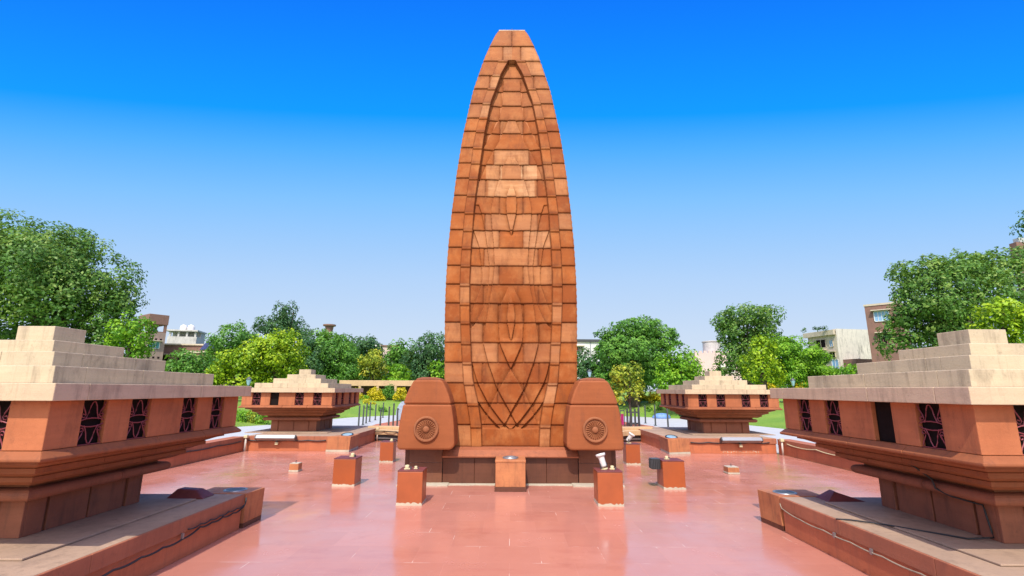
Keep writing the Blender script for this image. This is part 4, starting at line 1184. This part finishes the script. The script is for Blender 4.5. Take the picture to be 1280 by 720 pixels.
# ---------------------------------------------------------------- garden odds and ends
t = thing('notice_board', 'pale oval board leaning beside the left flame block', 'board', at(498, 519, 40).xy.to_3d())
ov = [(.36*math.cos(a) , .8 + .74*math.sin(a)) for a in [2*math.pi*i/28 for i in range(28)]]
obj('panel', MB().prism(ov, -.03, .03), M['boardgrey'], t, .01).rotation_euler = (R(-10), R(12), 0)
obj('stand', MB().tube([(0, .1, .9), (0, .55, 0)], .03, 6), M['steel'], t)
p = at(827, 516, 45)
o = obj('tarpaulin_bundle', None or MB().rings([[(p.x + .75*sc_*math.cos(a)*(1+.12*math.sin(3*a)), p.y + .5*sc_*math.sin(a), z_) for a in [2*math.pi*i/18 for i in range(18)]] for sc_, z_ in ((1, -.06), (1.05, .12), (.85, .3), (.5, .42), (.15, .45))]), M['tarp'], smooth=True)
tag(o, 'small blue tarpaulin bundle on the lawn left of the far right lantern', 'bundle')
# slatted tree guard round the sapling with a magenta cloth
q = ground_pt(787, 536)
t = thing('tree_guard', 'dark slatted guard round the foot of the sapling', 'tree guard', (q[0] + .25, q[1], 0))
mb = MB()
for k in range(10):
    a = 2*math.pi*k/10
    mb.box(-.03, .03, -.012, .012, 0, 1.25, Matrix.Rotation(a, 4, 'Z') @ Matrix.Translation((0, -.42, 0)))
obj('slats', mb, M['dark'], t)
obj('hoops', MB().lathe([(.41, .3), (.44, .3), (.44, .36), (.41, .36)], 20, cap=False).lathe([(.41, 1.0), (.44, 1.0), (.44, 1.06), (.41, 1.06)], 20, cap=False), M['dark'], t)
q = ground_pt(778.5, 536)
t = thing('cloth_stand', 'narrow magenta cloth on a dark frame left of the tree guard', 'cloth', (q[0], q[1], 0))
mb = MB()
for i in range(8):
    pass
rs = [[(-.09 + .018*j, .02*math.sin(j*1.9 + i*.2), .25 + i*.085) for j in range(11)] for i in range(9)]
obj('cloth', MB().rings(rs, cap=False, closed=False).rings([[(x, y_+.012, z_) for x, y_, z_ in r] for r in rs][::-1], cap=False, closed=False), M['magenta'], t)
obj('frame', MB().box(-.15, -.11, -.03, .03, 0, 1.2).box(.11, .15, -.03, .03, 0, 1.2).box(-.11, .11, -.03, .03, 1.1, 1.16), M['dark'], t)

def lamp_post(label, px, py, Y):
    p = at(px, py, Y)
    t = thing('garden_lamp', label, 'lamp', (p.x, Y, -.06), 0, 'garden lamps among the trees')
    h = p.z
    obj('pole', MB().lathe([(.09, 0), (.05, .4), (.045, h - .3)], 10), M['post'], t)
    obj('lantern', MB().lathe([(.08, h-.3), (.20, h+.12), (.19, h+.16)], 8), M['lens'], t)
    obj('cap', MB().lathe([(.24, h+.165), (.12, h+.32), (.03, h+.36), (.0005, h+.45)], 8), M['post'], t)
lamp_post('teal lantern post before the bright green pair of trees', 311, 476, 40)
lamp_post('teal lantern post before the dark tree right of the pylon', 737, 466, 46)
lamp_post('teal lantern post before the domed tree at right', 991, 477, 44)

# long cream colonnade wall left of the pylon
t = thing('garden_arcade', 'long low cream arcade roof with dark openings below, left of the pylon', 'arcade', (0, 0, 0))
x0, x1 = at(424, 478, 59).x, -5.0
z1, z0 = at(470, 475.5, 59).z, at(470, 482.5, 59).z
obj('parapet', MB().box(x0, x1, 59, 59.3, z0, z1), M['cbench'], t, .03)
obj('roof', MB().box(x0, x1, 59.303, 62, z0 + .1, z0 + .3), M['cbench'], t)
obj('back_wall', MB().box(x0, x1, 62.003, 62.3, -.06, z0 + .3), M['brick'], t)
mb = MB()
k = x0 + .2
while k < x1 - .3:
    mb.box(k, k + .3, 59.02, 59.32, -.06, z0 - .003); k += 2.1
obj('pillars', mb, M['cbench'], t, .02)

# ---------------------------------------------------------------- buildings beyond the trees
def window(b, x, z, w, h, mat, y=0., frame=M['whitewall'], bars=2, lintel=True):
    f = MB().box(x-w/2-.08, x-w/2, y-.10, y+.0, z, z+h).box(x+w/2, x+w/2+.08, y-.10, y+.0, z, z+h).box(x-w/2, x+w/2, y-.10, y, z-.08, z).box(x-w/2, x+w/2, y-.10, y, z+h, z+h+.08)
    for k in range(bars):
        xx = x - w/2 + w*(k+1)/(bars+1); f.box(xx-.03, xx+.03, y-.09, y-.04, z, z+h)
    wo_ = obj('window', f, frame, b)
    obj('pane', MB().box(x-w/2, x+w/2, y-.035, y-.004, z, z+h), mat, wo_)
    if lintel: obj('sunshade', MB().box(x-w/2-.3, x+w/2+.3, y-.55, y-.004, z+h+.12, z+h+.24), M['plaster'], b)
def corner_building(name, label, px, ytop, Y, rot, wl_, wr_, mats):
    """box building whose nearest corner stands behind pixel column px; rot turns its faces"""
    p = at(px, ytop, Y)
    return thing(name, label, 'building', (p.x, Y, -.06), rot), p.z + .06
# brick tower at left with an open top storey
b, h = corner_building('brick_tower', 'tall narrow brick and plaster tower house with an open storey, behind the left trees', 188, 392, 78, R(55), 0, 0, 0)
W, D = 4.2, 4.2                        # faces: front (local -Y) runs +X, flank (local -X) runs +Y
zo0, zo1 = at(195, 414, 78).z, at(195, 404, 78).z
obj('wall', MB().box(0, 2.6, 0, D, 0, zo0 - .003), M['towerwall'], b)
mb = MB()
for x_, y_ in ((0, 0), (2.25, 0), (0, D-.35), (2.25, D-.35)): mb.box(x_, x_+.35, y_, y_+.35, zo0 + .15, zo1)
obj('columns', mb, M['brick'], b)
obj('parapet', MB().box(0, 2.6, 0, .18, zo0, zo0 + .149).box(0, 2.6, D-.18, D, zo0, zo0 + .149), M['brick'], b)
obj('top_storey', MB().box(-.1, 2.7, -.1, D+.1, zo1 + .003, h), M['brick'], b, .03)
window(b, 1.1, at(191, 434, 78).z, 1.5, 1.0, M['teal'], 0)
mb = MB()
for zz in (at(190, 424, 78).z, at(190, 447, 78).z):
    for k in range(3): mb.box(.45 + .7*k, .75 + .7*k, -.012, -.002, zz, zz + .3)
obj('vent_holes', mb, M['unlit'], b)
# low brick house and whitewashed roof room with tanks
b = thing('brick_house', 'long low red brick house beside the brick tower', 'building', (at(222, 430, 84).x, 84, -.06), R(8))
h = at(222, 431, 84).z
obj('wall', MB().box(-3.4, 4.0, 0, 6, 0, h), M['brick'], b)
obj('roof_edge', MB().box(-3.6, 4.2, -.25, 6.2, h + .003, h + .25), M['plaster'], b)
window(b, -2.2, at(207, 452, 84).z, 2.2, 1.1, M['unlit'], 0, M['brick'], 0)
window(b, 1.0, at(222, 452, 84).z, 1.2, 1.2, M['unlit'], 0, M['brick'], 1)
b = thing('roof_house', 'whitewashed flat roofed house with two white tanks, behind low brick house', 'building', (at(225, 425, 95).x, 95, -.06), R(14))
h = at(225, 417, 95).z
obj('wall', MB().box(-2.2, 2.8, 0, 4.5, 0, h - .5), M['plastergrey'], b)
mb = MB()
for k in range(4): mb.box(-2.0 + 1.45*k, -1.7 + 1.45*k, .0, .3, h - .497, h + .5)
obj('porch_columns', mb, M['plastergrey'], b)
obj('porch_wall', MB().box(-2.2, 2.8, 2.2, 4.5, h - .497, h + .5), M['plastergrey'], b)
obj('roof', MB().box(-2.7, 3.0, -.4, 4.7, h + .503, h + .8), M['plastergrey'], b, .02)
for k, x in enumerate((-.6, .9)):
    t = thing('water_tank', 'white cylindrical water tank on the whitewashed house, %s of two' % ('left' if k == 0 else 'right'), 'water tank', (at(225, 425, 95).x + x, 96.5, h + .76), 0, 'white roof tanks')
    obj('drum', MB().lathe([(.62, 0), (.65, .1), (.62, .2), (.65, .55), (.62, .65), (.55, .95), (.25, 1.1)], 18), M['white'], t, smooth=True)
    obj('lid', MB().lathe([(.28, 1.1), (.28, 1.18), (.1, 1.22)], 14), M['white'], t)
t = thing('solar_panels', 'dark tilted solar panel array above the low trees at left', 'solar panels', (at(258, 436, 80).x, 80, at(258, 437, 80).z), R(-18))
mb = MB()
for k in range(3): mb.box(-1.4 + .95*k, -.5 + .95*k, -.04, .04, 0, 1.75, Matrix.Translation((.35*k*0, 0, 0)) @ Matrix.Rotation(R(-38), 4, 'X'))
obj('panel', mb, glassy('solar_glass', (.02, .025, .06)), t)
obj('frame', MB().tube([(-1.3, 1.0, -4), (-1.3, .9, 1.1)], .06).tube([(1.3, 1.0, -4), (1.3, .9, 1.1)], .06), M['steel'], t)
b = thing('brick_house', 'small brick house under the solar panels at left', 'building', (at(258, 440, 82).x, 82, -.06), R(5))
obj('wall', MB().box(-3, 3.5, 0, 5, 0, at(258, 441, 82).z), M['brick'], b)
obj('roof_edge', MB().box(-3.2, 3.7, -.2, 5.2, at(258, 441, 82).z + .003, at(258, 440, 82).z + .2), M['plaster'], b)
t = thing('water_tower', 'flared concrete water tower top above the trees left of the pylon', 'water tower', (at(411.5, 412, 120).x, 120, -.06))
h = at(411, 405.5, 120).z
obj('shaft', MB().lathe([(1.0, 0), (.78, h - 1.8)], 16), M['pinkwall'], t)
obj('head', MB().lathe([(.80, h - 1.797), (1.0, h - .5), (1.5, h - .35), (1.5, h)], 16), M['brick'], t)
b = thing('far_house', 'tiny pale pink house on the skyline left of the pylon', 'building', (at(489, 435, 150).x, 150, -.06), R(15))
h = at(489, 433, 150).z
obj('wall', MB().box(-2.8, 2.6, 0, 5, 0, h), M['pinkwall'], b)
obj('roof', MB().box(-3.1, 2.9, -.3, 5.3, h + .004, h + .4), M['brick'], b)
obj('roof_room', MB().box(-5.2, -2.85, 1, 5, 0, h + .9), M['whitewall'], b)
window(b, .6, h - 1.6, 1.2, 1.0, M['unlit'], 0)
b = thing('cream_house', 'pale cream house with a dark flat roof edge touching the right side of the pylon', 'building', (at(733, 430, 88).x, 88, -.06), R(3))
h = at(733, 427, 88).z
obj('wall', MB().box(-3.4, 2.2, 0, 6, 0, h), M['whitewall'], b)
obj('roof', MB().box(-3.6, 2.4, -.3, 6.2, h + .004, h + .45), M['dark'], b)
obj('drainpipe', MB().tube([(.7, -.06, 0), (.7, -.06, h)], .06), M['steel'], b)
window(b, -1.2, h - 2.2, 1.0, 1.3, M['unlit'], 0)
# pale pink building with notched parapet
b = thing('pink_building', 'pale pink building with a notched parapet behind far right lantern', 'building', (at(893, 450, 84).x, 84, -.06), R(-4))
h = at(890, 438, 84).z
obj('wall', MB().box(-3.2, 4.2, 0, 7, 0, h - .35), M['pinkwall'], b)
mb = MB()
for k in range(10): mb.box(-3.2 + .76*k, -2.72 + .76*k, 0, .25, h - .347, h)
obj('parapet', mb, M['pinkwall'], b)
obj('air_unit', MB().box(.7, 1.5, -.5, -.004, at(893, 459, 84).z, at(893, 459, 84).z + .7), M['white'], b, .05)
window(b, 2.6, h - 3.6, 1.0, 1.3, M['unlit'], 0)
tk = thing('roof_tank', 'large grey round tank on the pale pink building roof', 'water tank', (at(885, 430, 90).x, 88.5, h - .45), 0)
hh = at(885, 426.5, 88).z - (h - .45)
obj('drum', MB().lathe([(1.5, 0), (1.5, hh - .15), (1.62, hh - .147), (1.62, hh)], 28), M['plastergrey'], tk)
obj('lid', MB().lathe([(1.45, hh + .003), (.6, hh + .15), (.0005, hh + .18)], 28, cap=False), M['plastergrey'], tk)
# stained cream house
Y = 74
b, h = corner_building('stained_house', 'cream house with water stained white flank and rooftop plants, right background', 1044, 412, Y, R(12), 0, 0, 0)
# local +X runs right and back (white flank), local +Y runs left and back (cream front)
WF, DF = 6.4, 5.4
obj('wall', MB().box(0.004, WF, 0.004, DF, 0, h - .6), M['plaster'], b)
obj('stained_flank', MB().box(0.02, WF, -.06, -.0, 2.0, h + .15), M['stained'], b)
obj('parapet', MB().box(-.5, -.1, -.06, DF + .4, h - .75, h).box(-.0995, WF, .2, .4, h - .597, h + .1), M['plaster'], b, .02)
def on_left(x_): return x_
m90 = Matrix.Rotation(R(-90), 4, 'Z')     # a window built on the cream front (local -X face)
def win_left(yc, z, w, hgt, mat, nm='window', frame=M['plaster']):
    f = MB().box(-.1, -.0, yc-w/2-.08, yc-w/2, z, z+hgt).box(-.1, 0, yc+w/2, yc+w/2+.08, z, z+hgt).box(-.1, 0, yc-w/2, yc+w/2, z-.08, z).box(-.1, 0, yc-w/2, yc+w/2, z+hgt, z+hgt+.08).box(-.09, -.04, yc-.03, yc+.03, z, z+hgt)
    wo_ = obj(nm, f, frame, b)
    obj('pane', MB().box(-.035, -.002, yc-w/2, yc+w/2, z, z+hgt), mat, wo_)
win_left(1.0, at(1038, 432, Y).z, .6, .95, M['blue'])
win_left(2.9, at(1027, 432, Y).z, 1.8, 1.2, M['unlit'], 'balcony_opening')
win_left(1.0, at(1038, 446, Y).z, .9, .8, M['unlit'])
win_left(.7, at(1041, 460, Y).z, 1.1, 1.3, M['blue'], 'window', M['whitewall'])
obj('sunshade', MB().box(-.55, -.104, .3, 1.5, at(1038, 447, Y).z + 1.0, at(1038, 447, Y).z + 1.1), M['plaster'], b)
obj('balcony_slab', MB().box(-.9, -.104, 1.9, 5.2, at(1027, 433, Y).z - .3, at(1027, 433, Y).z - .1), M['plaster'], b)
obj('annex', MB().box(.6, 4.2, -2.2, -.07, 0, at(1055, 449, Y).z), M['brick'], b)
rp = thing('roof_plants', 'little dark potted plants on the cream house parapet', 'plants', (at(1026, 411, Y).x, Y + 1.4, h - .05), 0)
C, N, S, T = foliage([((dx, dy, .25), .32, .3, .3) for dx, dy in ((-1.1, 1.1), (.2, .2), (.7, -.3), (1.2, -.6))], .22, 1, .25)
obj('foliage', leaf_mesh('foliage', C, N, S, T, M['leaf_dark']), None, rp)
# brick tower at right
Y = 66
b, h = corner_building('brick_tower', 'square brick tower house with pale blue barred window, behind the huge right tree', 1080, 381, Y, R(-45), 0, 0, 0)
obj('wall', MB().box(0, 3.9, 0, 5, 0, h - .25), M['brick'], b)
obj('roof_edge', MB().box(-.08, 4.0, -.08, 5.1, h - .247, h), M['plaster'], b)
window(b, 1.75, at(1095, 402, Y).z, 1.55, 1.25, M['blue'], 0, M['whitewall'], 3)
window(b, 1.75, at(1095, 430, Y).z, 1.3, 1.3, M['unlit'], 0, M['brick'], 2)
obj('chimney', MB().box(3.2, 3.5, .3, .6, h + .003, h + .8), M['brick'], b)
b = thing('tall_house', 'tall grey and brick house top showing above the huge tree at the right edge', 'building', (at(1288, 300, 60).x, 60, -.06))
h = at(1282, 302, 60).z
obj('wall', MB().box(-1.9, 6, 0, .9, 0, h), M['brick'], b)
obj('roof_room', MB().box(-1.4, 4, .1, .8, h + .003, h + .6), M['concrete'], b)
